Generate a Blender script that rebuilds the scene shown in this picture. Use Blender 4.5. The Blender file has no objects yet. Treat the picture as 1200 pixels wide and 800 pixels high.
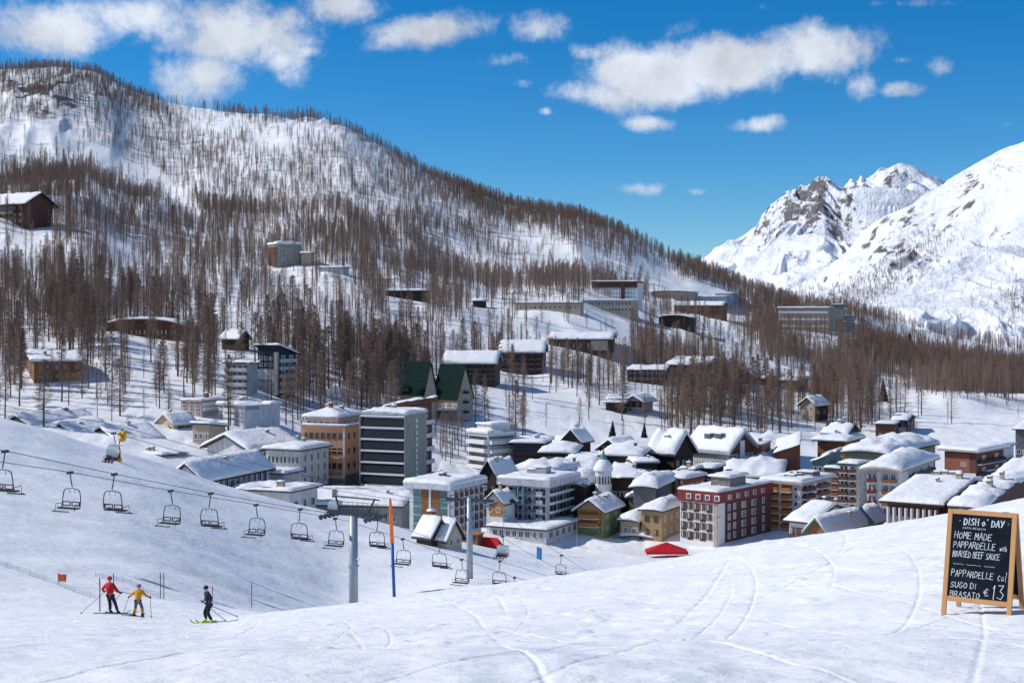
import bpy, bmesh, math, random
import numpy as np
from mathutils import Vector, Matrix, noise as mnoise
F = 1667.0          # focal length of the picture in photo pixels (50 mm lens)
HY = 370.0          # photo row of the eye-level horizon
C = bpy.data.collections.new('place'); S = bpy.context.scene; S.collection.children.link(C)
rnd = random.Random(7)
rad = math.radians

# ------------------------------------------------------------------ noise
def _h(ix, iy, s):
    h = (ix*374761393 + iy*668265263 + s*974634777) & 0xffffffff
    h = ((h ^ (h >> 13))*1274126177) & 0xffffffff
    h = ((h ^ (h >> 16))*2246822519) & 0xffffffff
    return ((h ^ (h >> 15)) & 0xffffff)/float(0xffffff)
def vn(x, y, s=0):
    x = np.asarray(x, float); y = np.asarray(y, float)
    fx = np.floor(x); fy = np.floor(y); ix = fx.astype(np.int64); iy = fy.astype(np.int64)
    u = x-fx; v = y-fy; u = u*u*u*(u*(u*6-15)+10); v = v*v*v*(v*(v*6-15)+10)
    a = _h(ix, iy, s); b = _h(ix+1, iy, s); c = _h(ix, iy+1, s); d = _h(ix+1, iy+1, s)
    return (a+(b-a)*u+(c-a)*v+(a-b-c+d)*u*v)*2-1
def fbm(x, y, o=4, s=0, g=.5):
    r = 0; a = 1; t = 0
    for i in range(o):
        r = r+a*vn(x*2**i+i*17.3, y*2**i-i*9.1, s+i); t += a; a *= g
    return r/t
def ridg(x, y, o=4, s=0, g=.5):
    r = 0; a = 1; t = 0
    for i in range(o):
        r = r+a*(1-np.abs(vn(x*2**i+i*11.7, y*2**i+i*5.3, s+i))*2); t += a; a *= g
    return r/t
def sstep(x, a, b):
    t = np.clip((x-a)/(b-a), 0, 1); return t*t*(3-2*t)

# ------------------------------------------------------------------ terrain: piecewise profile of the ground along each bearing
PX = np.arange(-2400, 3600, 5.0)
def tab(pts, w=9):
    a = np.interp(PX, [p[0] for p in pts], [p[1] for p in pts])
    k = np.hanning(w+2)[1:-1]; k /= k.sum()
    ap = np.concatenate([np.full(w, a[0]), a, np.full(w, a[-1])])
    return np.convolve(ap, k, 'same')[w:-w]
def cst(v): return np.full(len(PX), float(v))
def zof(py, Y): return (HY-py)*Y/F
KN = []      # (Y table, Z table)
def knot(Y, py=None, Z=None):
    KN.append((Y, zof(py, Y) if Z is None else Z))
knot(cst(-80), Z=cst(7)); knot(cst(0), Z=cst(-1.7)); knot(cst(6.5), Z=cst(-1.88))
knot(cst(15.5), tab([(-400,760),(0,768),(400,768),(700,755),(900,738),(1000,728),(1100,719),(1200,714),(1600,700)], 41))
Ym = tab([(-400,75),(0,75),(250,68),(400,60),(550,52),(700,46),(900,39),(1050,32),(1200,27),(1600,24)], 41)
knot(Ym, tab([(-400,704),(0,713),(130,718),(200,723),(250,725),(300,720),(350,714),(400,709),(450,702),(500,695),(600,682),(650,676),(700,669),(750,662),(800,654),(850,643),(900,632),(1000,619),(1060,610),(1110,603),(1200,591),(1600,550)], 9))
Yd = Ym+tab([(0,14),(400,24),(700,30),(1200,33)], 41)
knot(Yd, tab([(-400,650),(0,690),(130,702),(200,709),(260,716),(330,722),(400,728),(600,722),(800,722),(1200,690),(1600,640)], 15))
Y6 = np.maximum(cst(118), Yd+12)
knot(Y6, tab([(-400,560),(0,632),(130,655),(200,672),(300,705),(400,735),(500,745),(600,745),(800,740),(1200,700),(1600,650)], 31))
knot(cst(170), tab([(-400,490),(0,560),(130,592),(200,618),(300,664),(400,706),(470,700),(545,686),(600,692),(800,712),(1200,685),(1600,640)], 21))
Ycp = tab([(-400,220),(0,232),(200,250),(400,270),(600,285),(800,295),(1200,300)], 41)
knot(Ycp, tab([(-400,400),(0,490),(60,507),(100,521),(150,533),(200,548),(250,566),(300,580),(350,593),(400,604),(450,613),(500,625),(600,644),(700,657),(800,662),(1200,655),(1600,640)], 9))
knot(cst(338), tab([(-400,470),(0,548),(100,566),(200,590),(300,606),(400,616),(500,630),(600,640),(700,645),(800,646),(900,642),(1000,634),(1200,612),(1600,600)], 41))
Yb = tab([(-400,420),(0,425),(200,432),(300,445),(400,480),(600,525),(800,560),(1000,610),(1200,700),(1600,800)], 41)
pyb = tab([(-400,455),(0,480),(200,484),(400,489),(500,494),(600,499),(700,500),(800,503),(900,505),(1000,503),(1100,492),(1200,486),(1600,480)], 41)
knot(np.sqrt(338*Yb), tab([(-400,465),(0,512),(200,532),(300,548),(400,556),(500,566),(600,575),(700,578),(800,580),(900,578),(1000,572),(1100,560),(1200,548),(1600,540)], 41))
knot(Yb, pyb)
Yc = tab([(-400,2500),(0,2350),(200,2250),(300,2050),(430,1900),(600,1750),(830,1600),(1000,1500),(1200,1500),(1600,1600)], 21)
pyc = tab([(-400,95),(0,90),(60,88),(110,94),(150,115),(200,130),(260,138),(300,144),(350,149),(400,155),(430,172),(500,206),(560,229),(600,243),(640,249),(680,256),(730,277),(780,305),(830,324),(880,343),(930,355),(1000,364),(1060,382),(1100,392),(1150,402),(1200,410),(1400,425),(1600,430)], 5)
for t, off in ((.25, [(-400,-8),(0,-5),(400,0),(700,4),(1000,6),(1200,3)]), (.5, [(-400,5),(0,8),(400,0),(700,-6),(1000,-4),(1200,0)]), (.75, [(-400,0),(100,14),(250,20),(400,-4),(800,0)])):
    knot(Yb*(Yc/Yb)**t, pyb+(pyc-pyb)*t+tab(off, 61))
knot(Yc, pyc)
zc = zof(pyc, Yc)
knot(Yc*1.1, Z=zc-.03*Yc); knot(Yc*1.7, Z=zc*.3-140); knot(cst(9000), Z=cst(-330)); knot(cst(30000), Z=cst(-400))
KY = np.array([np.asarray(k[0]) for k in KN]); KZ = np.array([np.asarray(k[1]) for k in KN])
def bear(X, Y): return np.clip(600+F*X/np.maximum(Y, 9.0), -2390, 3580)
def tabv(T, px): return np.interp(px, PX, T)
def H0(X, Y):
    X = np.asarray(X, float).ravel(); Y = np.asarray(Y, float).ravel(); px = bear(X, Y)
    K = len(KY); yk = np.array([tabv(KY[k], px) for k in range(K)]); zk = np.array([tabv(KZ[k], px) for k in range(K)])
    h = np.diff(yk, axis=0); d = np.diff(zk, axis=0)/h; m = np.zeros_like(zk); m[0] = d[0]; m[-1] = d[-1]
    w1 = 2*h[1:]+h[:-1]; w2 = h[1:]+2*h[:-1]; pr = d[1:]*d[:-1]
    with np.errstate(all='ignore'): mm = (w1+w2)/(w1/d[:-1]+w2/d[1:])
    m[1:-1] = np.where(pr > 0, mm, 0)
    Yq = np.clip(Y, yk[0], yk[-1]-1e-6); out = np.zeros_like(Yq)
    for k in range(K-1):
        s = (Yq >= yk[k]) & (Yq < yk[k+1])
        if not s.any(): continue
        hh = h[k][s]; t = (Yq[s]-yk[k][s])/hh
        out[s] = zk[k][s]*(2*t**3-3*t**2+1)+m[k][s]*hh*(t**3-2*t**2+t)+zk[k+1][s]*(-2*t**3+3*t**2)+m[k+1][s]*hh*(t**3-t**2)
    return out
TR = random.Random(3)
ARCS = []
for i in range(620):     # ski tracks: centre, radius, angular window
    cx = TR.uniform(-26, 26); cy = TR.uniform(9, 62); R = TR.choice([34, 60, 120, 260])*TR.uniform(.8, 1.3)
    a = TR.gauss(2.55, .55); sx = math.cos(a)*R; sy = math.sin(a)*R
    ARCS.append((cx+sx, cy+sy, R, math.atan2(-sy, -sx), TR.uniform(4.0, 26)/R, TR.choice([.014, .018, .022, .03])*TR.uniform(.8, 1.3), TR.uniform(.006, .020), cx, cy))
def H(X, Y, tracks=False):
    X = np.asarray(X, float).ravel(); Y = np.asarray(Y, float).ravel(); z = H0(X, Y); px = bear(X, Y)
    yc = tabv(Yc, px); yb = tabv(Yb, px); ycp = tabv(Ycp, px)
    near = 1-sstep(Y, 70, 110)
    z = z+near*(.10*fbm(X/7, Y/9, 3, 5)*sstep(Y, 3, 12)+.032*fbm(X/1.6+Y/5, Y/2.2, 3, 9)+.016*fbm(X/.35, Y/.5, 2, 12)+.06*np.maximum(0, vn(X/.3, Y/.4, 13)-.5)*(vn(X/5, Y/5, 14) > -.1))
    pis = sstep(Y, 70, 110)*(1-sstep(Y, ycp-5, ycp+10))
    z = z+pis*(.55*fbm(X/26+Y/60, Y/34-X/50, 3, 21)+.12*fbm(X/5+Y/16, Y/9, 2, 24)+.35*vn((X+Y*.7)/30, (Y-X)/11, 25))
    vil = sstep(Y, ycp+5, ycp+40)*(1-sstep(Y, yb*.95, yb*1.15))
    z = z+vil*(.7*fbm(X/14, Y/18, 3, 31)+.4*np.abs(vn(X/5, Y/6, 33)))
    t = np.clip(np.log(np.maximum(Y, 1)/yb)/np.log(yc/yb), 0, 1)
    hill = sstep(t, .0, .12)*(1-.82*sstep(t, .72, .98)); far = 1-sstep(Y, yc*1.3, yc*2)
    z = z+hill*far*Y*(.015*fbm(X/190+2, Y/320, 2, 41)+.0042*ridg(X/60+Y/260, Y/160, 2, 45)+.0008*fbm(X/16, Y/22, 3, 47))
    z = z+far*sstep(t, .8, 1)*Y*(.0012*fbm(X/30, Y/60, 3, 51)+.001*ridg(X/12, Y/40, 2, 53))
    # crags near the top of the left mountain
    cr = np.exp(-((px-50)/75)**2-((t-.88)/.07)**2)+.8*np.exp(-((px-355)/80)**2-((t-.97)/.035)**2)
    z = z+cr*Y*.0055*np.maximum(0, ridg(X/38, Y/60, 4, 55)+.1)
    if tracks:
        for (cx, cy, R, a0, da, w, dp, mx, my) in ARCS:
            sel = np.nonzero((np.abs(X-mx) < R*da+1) & (np.abs(Y-my) < R*da+1) & (Y > 5))[0]
            if not len(sel): continue
            dx = X[sel]-cx; dy = Y[sel]-cy; dr = np.hypot(dx, dy)-R
            ang = np.abs((np.arctan2(dy, dx)-a0+math.pi) % (2*math.pi)-math.pi)
            e = 1-sstep(ang, da*.35, da)
            z[sel] += .8*e*dp*(-np.exp(-(dr/w)**2)+.1*np.exp(-((dr-1.9*w)/w)**2))
    return z
def hz(X, Y): return float(H([X], [Y])[0])
def ground(px, py, Y0, Y1, n=300):
    """first depth between Y0 and Y1 at which the ground is seen at photo position (px, py)"""
    Y = np.exp(np.linspace(math.log(Y0), math.log(Y1), n)); X = (px-600)*Y/F
    q = HY-H(X, Y)*F/Y
    i = np.nonzero(q <= py)[0]
    j = int(i[0]) if len(i) else n-1
    return float(X[j]), float(Y[j]), hz(X[j], Y[j])

# ------------------------------------------------------------------ materials
def nodes(m): m.use_nodes = True; return m.node_tree.nodes, m.node_tree.links
def N(nt, typ, **kw):
    n = nt.nodes.new(typ)
    for k, v in kw.items():
        if k.startswith('i_'):
            key = k[2:]; key = int(key) if key.isdigit() else key
            n.inputs[key].default_value = v
        else: setattr(n, k, v)
    return n
MATS = {}
def mat(name, col, rough=.8, var=.12, scale=1.5, bump=.0, bscale=8, metal=0, stretch=(1, 1, 1), spec=.3, boards=None, randv=0):
    if name in MATS: return MATS[name]
    m = bpy.data.materials.new(name); m.use_nodes = True; nt = m.node_tree; L = nt.links
    b = nt.nodes['Principled BSDF']; b.inputs['Roughness'].default_value = rough; b.inputs['Metallic'].default_value = metal
    b.inputs['Specular IOR Level'].default_value = spec
    tc = N(nt, 'ShaderNodeTexCoord'); mp = N(nt, 'ShaderNodeMapping'); mp.inputs['Scale'].default_value = stretch
    L.new(tc.outputs['Object'], mp.inputs['Vector'])
    no = N(nt, 'ShaderNodeTexNoise', i_Scale=scale, i_Detail=5.0, i_Roughness=.65); L.new(mp.outputs[0], no.inputs['Vector'])
    mr = N(nt, 'ShaderNodeMapRange'); mr.inputs[1].default_value = .3; mr.inputs[2].default_value = .7
    mr.inputs[3].default_value = 1-var; mr.inputs[4].default_value = 1+var; L.new(no.outputs[0], mr.inputs[0])
    mx = N(nt, 'ShaderNodeVectorMath', operation='SCALE'); mx.inputs[0].default_value = col; L.new(mr.outputs[0], mx.inputs['Scale'])
    out = mx.outputs[0]
    if boards:     # plank joints across the given local axis
        sp = N(nt, 'ShaderNodeSeparateXYZ'); L.new(tc.outputs['Object'], sp.inputs[0])
        a = N(nt, 'ShaderNodeMath', operation='MULTIPLY', i_1=1/boards[1]); L.new(sp.outputs[boards[0]], a.inputs[0])
        f = N(nt, 'ShaderNodeMath', operation='FRACT'); L.new(a.outputs[0], f.inputs[0])
        g = N(nt, 'ShaderNodeMath', operation='GREATER_THAN', i_1=.12); L.new(f.outputs[0], g.inputs[0])
        q = N(nt, 'ShaderNodeMapRange'); q.inputs[3].default_value = .55; L.new(g.outputs[0], q.inputs[0])
        m2 = N(nt, 'ShaderNodeVectorMath', operation='SCALE'); L.new(out, m2.inputs[0]); L.new(q.outputs[0], m2.inputs['Scale']); out = m2.outputs[0]
    if randv:
        oi = N(nt, 'ShaderNodeObjectInfo'); q = N(nt, 'ShaderNodeMapRange'); q.inputs[3].default_value = 1-randv; q.inputs[4].default_value = 1+randv
        L.new(oi.outputs['Random'], q.inputs[0])
        m2 = N(nt, 'ShaderNodeVectorMath', operation='SCALE'); L.new(out, m2.inputs[0]); L.new(q.outputs[0], m2.inputs['Scale']); out = m2.outputs[0]
    L.new(out, b.inputs['Base Color'])
    if bump:
        n2 = N(nt, 'ShaderNodeTexNoise', i_Scale=bscale, i_Detail=4.0); L.new(mp.outputs[0], n2.inputs['Vector'])
        bp = N(nt, 'ShaderNodeBump', i_Strength=1.0, i_Distance=bump); L.new(n2.outputs[0], bp.inputs['Height']); L.new(bp.outputs[0], b.inputs['Normal'])
    MATS[name] = m; return m
M = {}
def defm(k, *a, **kw): M[k] = mat(k, *a, **kw)
defm('snow_roof', (.83, .84, .86), .7, .03, .5, bump=.25, bscale=.9)
defm('white_plaster', (.60, .60, .59), .9, .22, .9, stretch=(1, 1, .3)); defm('grey_plaster', (.40, .41, .43), .9, .22, .9, stretch=(1, 1, .3)); defm('light_grey', (.5, .52, .55), .85, .2, .8, stretch=(1, 1, .3))
defm('concrete', (.27, .27, .25), .9, .18, .6, stretch=(1, 1, .4)); defm('dark_concrete', (.13, .135, .14), .9, .2)
defm('cream', (.58, .49, .34), .9, .1); defm('pink', (.55, .38, .32), .9, .1); defm('orange_plaster', (.60, .33, .2), .9, .1)
defm('ochre', (.36, .25, .13), .9, .12); defm('green_plaster', (.22, .30, .13), .9, .12); defm('tan', (.42, .34, .26), .9, .12)
defm('blue_grey', (.2, .26, .32), .6, .1); defm('teal_panel', (.1, .26, .28), .35, .15, spec=.5); defm('green_roof', (.007, .024, .021), .9, .3, spec=.1)
defm('green_copper', (.13, .27, .21), .6, .2); defm('slate_green', (.13, .17, .18), .6, .25)
defm('red_roof', (.2, .038, .034), .6, .15, stretch=(1, 1, .3)); defm('maroon', (.115, .05, .042), .8, .2)
defm('brown_wood', (.11, .05, .032), .75, .3, 1.2, boards=(2, .3)); defm('dark_wood', (.045, .03, .025), .8, .3, boards=(2, .3))
defm('orange_wood', (.40, .17, .05), .7, .25, boards=(2, .25)); defm('mid_wood', (.24, .11, .05), .75, .3, boards=(2, .25))
defm('rail_wood', (.16, .07, .04), .7, .25); defm('black_cladding', (.022, .026, .036), .6, .3); defm('brick', (.26, .1, .06), .85, .25, 3)
defm('stone_wall', (.2, .18, .16), .95, .4, 1.2, bump=.15, bscale=2.5)
defm('frame_white', (.7, .7, .7), .6, .05); defm('frame_brown', (.12, .06, .035), .6, .1); defm('frame_dark', (.04, .04, .045), .5, .1)
defm('curtain', (.5, .46, .4), .9, .2, 4, randv=.3); defm('trim_dark', (.05, .045, .045), .7, .2)
defm('steel', (.33, .37, .41), .45, .12, 2, metal=.3, stretch=(1, 1, .3)); defm('steel_dark', (.055, .065, .08), .5, .2, metal=.2)
defm('galvanised', (.36, .38, .4), .5, .15, metal=.4)
def glassm(name, col, rough=.12):
    m = mat(name, col, rough, .35, .35, spec=.8, randv=.45); M[name] = m
glassm('glass', (.035, .042, .055)); glassm('glass_teal', (.05, .14, .15)); glassm('glass_warm', (.2, .13, .08))

# ------------------------------------------------------------------ mesh helpers
class MB:
    def __init__(s): s.v = []; s.f = []; s.m = []; s.mats = []
    def mi(s, m):
        if m not in s.mats: s.mats.append(m)
        return s.mats.index(m)
    def add(s, vs, fs, m):
        o = len(s.v); s.v += [tuple(p) for p in vs]; i = s.mi(m)
        for f in fs: s.f.append(tuple(o+k for k in f)); s.m.append(i)
    def box(s, x0, x1, y0, y1, z0, z1, m):
        s.add([(x0,y0,z0),(x1,y0,z0),(x1,y1,z0),(x0,y1,z0),(x0,y0,z1),(x1,y0,z1),(x1,y1,z1),(x0,y1,z1)],
              [(0,3,2,1),(4,5,6,7),(0,1,5,4),(1,2,6,5),(2,3,7,6),(3,0,4,7)], m)
    def tube(s, pts, r, m, n=6, r2=None, cap=True):
        pts = [Vector(p) for p in pts]; K = len(pts); rings = []; vs = []; fs = []
        for i, p in enumerate(pts):
            d = (pts[min(i+1, K-1)]-pts[max(i-1, 0)]).normalized()
            a = d.cross(Vector((0, 0, 1)));
            if a.length < .05: a = d.cross(Vector((1, 0, 0)))
            a.normalize(); b = d.cross(a)
            rr = r if r2 is None else r+(r2-r)*i/(K-1)
            for k in range(n):
                q = 2*math.pi*k/n; vs.append(p+(a*math.cos(q)+b*math.sin(q))*rr)
        for i in range(K-1):
            for k in range(n): fs.append((i*n+k, i*n+(k+1) % n, (i+1)*n+(k+1) % n, (i+1)*n+k))
        if cap: fs.append(tuple(range(n))[::-1]); fs.append(tuple((K-1)*n+k for k in range(n)))
        s.add(vs, fs, m)
    def lathe(s, prof, m, n=12, c=(0, 0)):
        vs = []; fs = []
        for (r, z) in prof:
            for k in range(n): q = 2*math.pi*k/n; vs.append((c[0]+r*math.cos(q), c[1]+r*math.sin(q), z))
        for i in range(len(prof)-1):
            for k in range(n): fs.append((i*n+k, i*n+(k+1) % n, (i+1)*n+(k+1) % n, (i+1)*n+k))
        fs.append(tuple(range(n))[::-1]); fs.append(tuple((len(prof)-1)*n+k for k in range(n)))
        s.add(vs, fs, m)
    def mesh(s, name, smooth=False):
        me = bpy.data.meshes.new(name); me.from_pydata(s.v, [], s.f)
        for m in s.mats: me.materials.append(m)
        me.polygons.foreach_set('material_index', s.m)
        if smooth: me.polygons.foreach_set('use_smooth', [True]*len(s.f))
        me.update(); return me
    def build(s, name, parent=None, loc=(0, 0, 0), rz=0, smooth=False):
        return link(name, s.mesh(name, smooth), parent, loc, rz)
def link(name, me, parent=None, loc=(0, 0, 0), rz=0):
    o = bpy.data.objects.new(name, me); C.objects.link(o)
    if parent is not None: o.parent = parent
    o.location = loc; o.rotation_euler = (0, 0, rz); return o
def tag(o, label=None, cat=None, group=None, kind=None):
    if label: o['label'] = label
    if cat: o['category'] = cat
    if group: o['group'] = group
    if kind: o['kind'] = kind
    return o
def empty(name, loc, rz=0, **k):
    o = link(name, None, None, loc, rz); o.empty_display_size = .5; return tag(o, **k)
def kids(o): return [c for c in C.objects if c.parent == o]
def gridmesh(name, X, Y, Z, mats, smooth=True, matidx=None):
    r, c = X.shape; me = bpy.data.meshes.new(name)
    co = np.stack([X, Y, Z], -1).reshape(-1, 3).astype(np.float32)
    i = np.arange((r-1)*(c-1)); a = (i//(c-1))*c+i % (c-1); q = np.stack([a, a+1, a+1+c, a+c], -1).astype(np.int32)
    me.vertices.add(len(co)); me.vertices.foreach_set('co', co.ravel())
    me.loops.add(q.size); me.loops.foreach_set('vertex_index', q.ravel())
    me.polygons.add(len(q)); me.polygons.foreach_set('loop_start', np.arange(len(q), dtype=np.int32)*4)
    me.polygons.foreach_set('use_smooth', np.ones(len(q), bool))
    for m in mats: me.materials.append(m)
    me.update(calc_edges=True); me.validate(); return me

# ------------------------------------------------------------------ sun and sky
SUN = Vector((-.95, .12, 0)).normalized(); ELEV = rad(39)
SUN = Vector((SUN.x*math.cos(ELEV), SUN.y*math.cos(ELEV), math.sin(ELEV)))
ld = bpy.data.lights.new('sun', 'SUN'); ld.energy = 4.0; ld.angle = rad(.53); ld.color = (1, .95, .88)
lo = bpy.data.objects.new('sun', ld); C.objects.link(lo); lo.rotation_euler = SUN.to_track_quat('Z', 'Y').to_euler(); lo.location = (-200, 100, 300)
W = bpy.data.worlds.new('World'); S.world = W; W.use_nodes = True; nt = W.node_tree; L = nt.links
bg = nt.nodes['Background']; bg.inputs['Strength'].default_value = .13
sky = N(nt, 'ShaderNodeTexSky', sky_type='NISHITA'); sky.sun_disc = False; sky.sun_elevation = ELEV; sky.sun_rotation = math.atan2(SUN.x, SUN.y)
sky.altitude = 2200; sky.air_density = 1.0; sky.dust_density = .1; sky.ozone_density = 3.5
hs = N(nt, 'ShaderNodeHueSaturation', i_Saturation=1.29, i_Value=.86, i_Hue=.5)
sm = N(nt, 'ShaderNodeVectorMath', operation='MULTIPLY'); sm.inputs[1].default_value = (.78, .92, 1.02); L.new(sky.outputs[0], sm.inputs[0]); L.new(sm.outputs[0], hs.inputs['Color'])
tc = N(nt, 'ShaderNodeTexCoord'); sp = N(nt, 'ShaderNodeSeparateXYZ'); L.new(tc.outputs['Generated'], sp.inputs[0])
def mth(op, a, b=None, c=None, clamp=False):
    n = N(nt, 'ShaderNodeMath', operation=op); n.use_clamp = clamp
    for i, x in enumerate((a, b, c)):
        if x is None: continue
        if isinstance(x, (int, float)): n.inputs[i].default_value = x
        else: L.new(x, n.inputs[i])
    return n.outputs[0]
fy = mth('MAXIMUM', sp.outputs[1], .02); gu = mth('DIVIDE', sp.outputs[0], fy); gv = mth('DIVIDE', sp.outputs[2], fy)
no = N(nt, 'ShaderNodeTexNoise', i_Scale=15.0, i_Detail=12.0, i_Roughness=.68, i_Distortion=.12); L.new(tc.outputs['Generated'], no.inputs['Vector'])
no2 = N(nt, 'ShaderNodeTexNoise', i_Scale=9.0, i_Detail=5.0, i_Roughness=.6); L.new(tc.outputs['Generated'], no2.inputs['Vector'])
no3 = N(nt, 'ShaderNodeTexNoise', i_Scale=13.0, i_Detail=6.0, i_Roughness=.6); L.new(tc.outputs['Generated'], no3.inputs['Vector'])
CL = [(60,34,92,36,-4,1.1),(150,18,95,34,0,1.1),(262,40,90,46,8,1.15),(238,92,58,36,-10,1.15),(320,70,26,18,0,.8),(30,60,36,12,0,.7),(402,6,42,22,10,1.05),(500,36,68,20,-4,1),(455,46,24,10,0,.75),(626,32,34,20,-12,.85),
      (585,72,38,13,-10,.72),(705,112,52,18,6,1.05),(770,90,80,34,-6,1.3),(860,74,95,36,-5,1.4),(905,66,60,32,-5,1.4),(950,58,85,34,-6,1.35),(1005,50,34,24,-20,.85),(1012,98,22,26,-50,.72),(1050,105,42,10,0,.66),(885,146,36,12,-5,1.0),(760,145,30,11,0,.82),
      (638,131,10,6,0,.8),(700,62,34,12,0,.58),(800,35,36,14,-30,.6),(1104,80,16,18,-60,.7),(1055,70,22,8,0,.62),(1170,145,34,14,0,.55),(760,222,34,8,0,.5),(820,224,20,6,0,.56),(350,60,30,14,0,.6),(905,10,60,10,0,.55),(1050,4,70,8,0,.62),(612,98,18,7,0,.6)]
mask = None
for (cx, cy, rx, ry, ang, s) in CL:
    a = rad(ang); ca, sa = math.cos(a), math.sin(a)
    du = mth('SUBTRACT', gu, (cx-600)/F); dv = mth('SUBTRACT', gv, (HY-cy)/F)
    e1 = mth('MULTIPLY_ADD', du, ca*F/rx, mth('MULTIPLY', dv, -sa*F/rx)); e2 = mth('MULTIPLY_ADD', du, sa*F/ry, mth('MULTIPLY', dv, ca*F/ry))
    r2 = mth('ADD', mth('MULTIPLY', e1, e1), mth('MULTIPLY', e2, e2))
    g = mth('MULTIPLY', mth('POWER', 2.718, mth('MULTIPLY', r2, -.75)), s)
    mask = g if mask is None else mth('MAXIMUM', mask, g)
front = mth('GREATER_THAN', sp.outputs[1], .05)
# clouds wide of the view, then unseen ones added for fill light
gen = N(nt, 'ShaderNodeMapRange'); gen.inputs[1].default_value = .58; gen.inputs[2].default_value = .75; L.new(no2.outputs[0], gen.inputs[0])
wide = mth('MULTIPLY', mth('GREATER_THAN', mth('ABSOLUTE', gu), .62), mth('MULTIPLY', gen.outputs[0], .8))
behind = mth('MULTIPLY', mth('SUBTRACT', 1.0, front), mth('MULTIPLY', mth('GREATER_THAN', sp.outputs[2], .08), mth('MULTIPLY_ADD', no2.outputs[0], 1.5, -.22)))  # unseen cloud cover added at the camera's back to lift the fill
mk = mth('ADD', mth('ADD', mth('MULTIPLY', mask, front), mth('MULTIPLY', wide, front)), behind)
nz = mth('MULTIPLY_ADD', no.outputs[0], 2.4, -1.2)
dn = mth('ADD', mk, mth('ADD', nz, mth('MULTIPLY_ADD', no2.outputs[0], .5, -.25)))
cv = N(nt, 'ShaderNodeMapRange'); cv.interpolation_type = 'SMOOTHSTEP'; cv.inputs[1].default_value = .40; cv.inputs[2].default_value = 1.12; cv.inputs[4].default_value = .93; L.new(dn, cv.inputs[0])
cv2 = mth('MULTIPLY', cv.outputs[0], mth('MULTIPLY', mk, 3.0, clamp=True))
cc = N(nt, 'ShaderNodeMapRange'); cc.inputs[1].default_value = .35; cc.inputs[2].default_value = .62; cc.inputs[3].default_value = 4.6; cc.inputs[4].default_value = 7.2; L.new(no3.outputs[0], cc.inputs[0])
ccv = N(nt, 'ShaderNodeVectorMath', operation='SCALE'); ccv.inputs[0].default_value = (.90, .95, 1.04); L.new(cc.outputs[0], ccv.inputs['Scale'])
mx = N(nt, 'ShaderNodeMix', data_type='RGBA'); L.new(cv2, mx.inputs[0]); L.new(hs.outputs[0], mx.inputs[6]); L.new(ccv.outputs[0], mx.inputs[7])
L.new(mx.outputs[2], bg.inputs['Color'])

# ------------------------------------------------------------------ camera
cd = bpy.data.cameras.new('camera'); cam = bpy.data.objects.new('camera', cd); C.objects.link(cam); S.camera = cam
cd.lens = 36*F/1200; cd.sensor_width = 36; cd.shift_y = (HY-400)/1200; cam.rotation_euler = (rad(90), 0, 0)
cd.clip_start = .2; cd.clip_end = 60000
S.view_settings.view_transform = 'Standard'; S.view_settings.look = 'None'; S.view_settings.exposure = 0; S.view_settings.gamma = 1
S.cycles.max_bounces = 6; S.cycles.diffuse_bounces = 4; S.cycles.glossy_bounces = 2; S.cycles.use_denoising = True

# ------------------------------------------------------------------ snow and rock materials
def snowrock(name, rocky, tiny=True):
    m = bpy.data.materials.new(name); m.use_nodes = True; nt = m.node_tree; L = nt.links; b = nt.nodes['Principled BSDF']
    tc = N(nt, 'ShaderNodeTexCoord')
    at = N(nt, 'ShaderNodeAttribute', attribute_name='rock')
    n1 = N(nt, 'ShaderNodeTexNoise', i_Scale=rocky[0], i_Detail=8.0, i_Roughness=.7); L.new(tc.outputs['Object'], n1.inputs['Vector'])
    ad = N(nt, 'ShaderNodeMath', operation='ADD'); L.new(at.outputs['Fac'], ad.inputs[0]); L.new(n1.outputs[0], ad.inputs[1])
    mr = N(nt, 'ShaderNodeMapRange'); mr.inputs[1].default_value = 1.0; mr.inputs[2].default_value = 1.08; L.new(ad.outputs[0], mr.inputs[0])
    rn = N(nt, 'ShaderNodeTexNoise', i_Scale=rocky[0]*3, i_Detail=6.0); L.new(tc.outputs['Object'], rn.inputs['Vector'])
    rc = N(nt, 'ShaderNodeMix', data_type='RGBA'); L.new(rn.outputs[0], rc.inputs[0]); rc.inputs[6].default_value = (.05, .052, .06, 1); rc.inputs[7].default_value = (.2, .18, .175, 1)
    mx = N(nt, 'ShaderNodeMix', data_type='RGBA'); L.new(mr.outputs[0], mx.inputs[0]); mx.inputs[6].default_value = (.86, .87, .885, 1); L.new(rc.outputs[2], mx.inputs[7])
    L.new(mx.outputs[2], b.inputs['Base Color']); b.inputs['Roughness'].default_value = .65; b.inputs['Specular IOR Level'].default_value = .25
    ba = None
    for sc, dist in rocky[1]:
        n = N(nt, 'ShaderNodeTexNoise', i_Scale=sc, i_Detail=3.0, i_Roughness=.6); L.new(tc.outputs['Object'], n.inputs['Vector'])
        bp = N(nt, 'ShaderNodeBump', i_Strength=1.0, i_Distance=dist); L.new(n.outputs[0], bp.inputs['Height'])
        if ba: L.new(ba.outputs[0], bp.inputs['Normal'])
        ba = bp
    L.new(ba.outputs[0], b.inputs['Normal']); return m
M['ground'] = snowrock('snow_ground', (.05, [(.25, .35), (1.6, .055), (9, .015), (45, .005)]))
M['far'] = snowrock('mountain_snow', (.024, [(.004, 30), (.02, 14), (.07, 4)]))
M['far'].node_tree.nodes['Mix.001'].inputs[6].default_value = (.76, .785, .83, 1)

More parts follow.
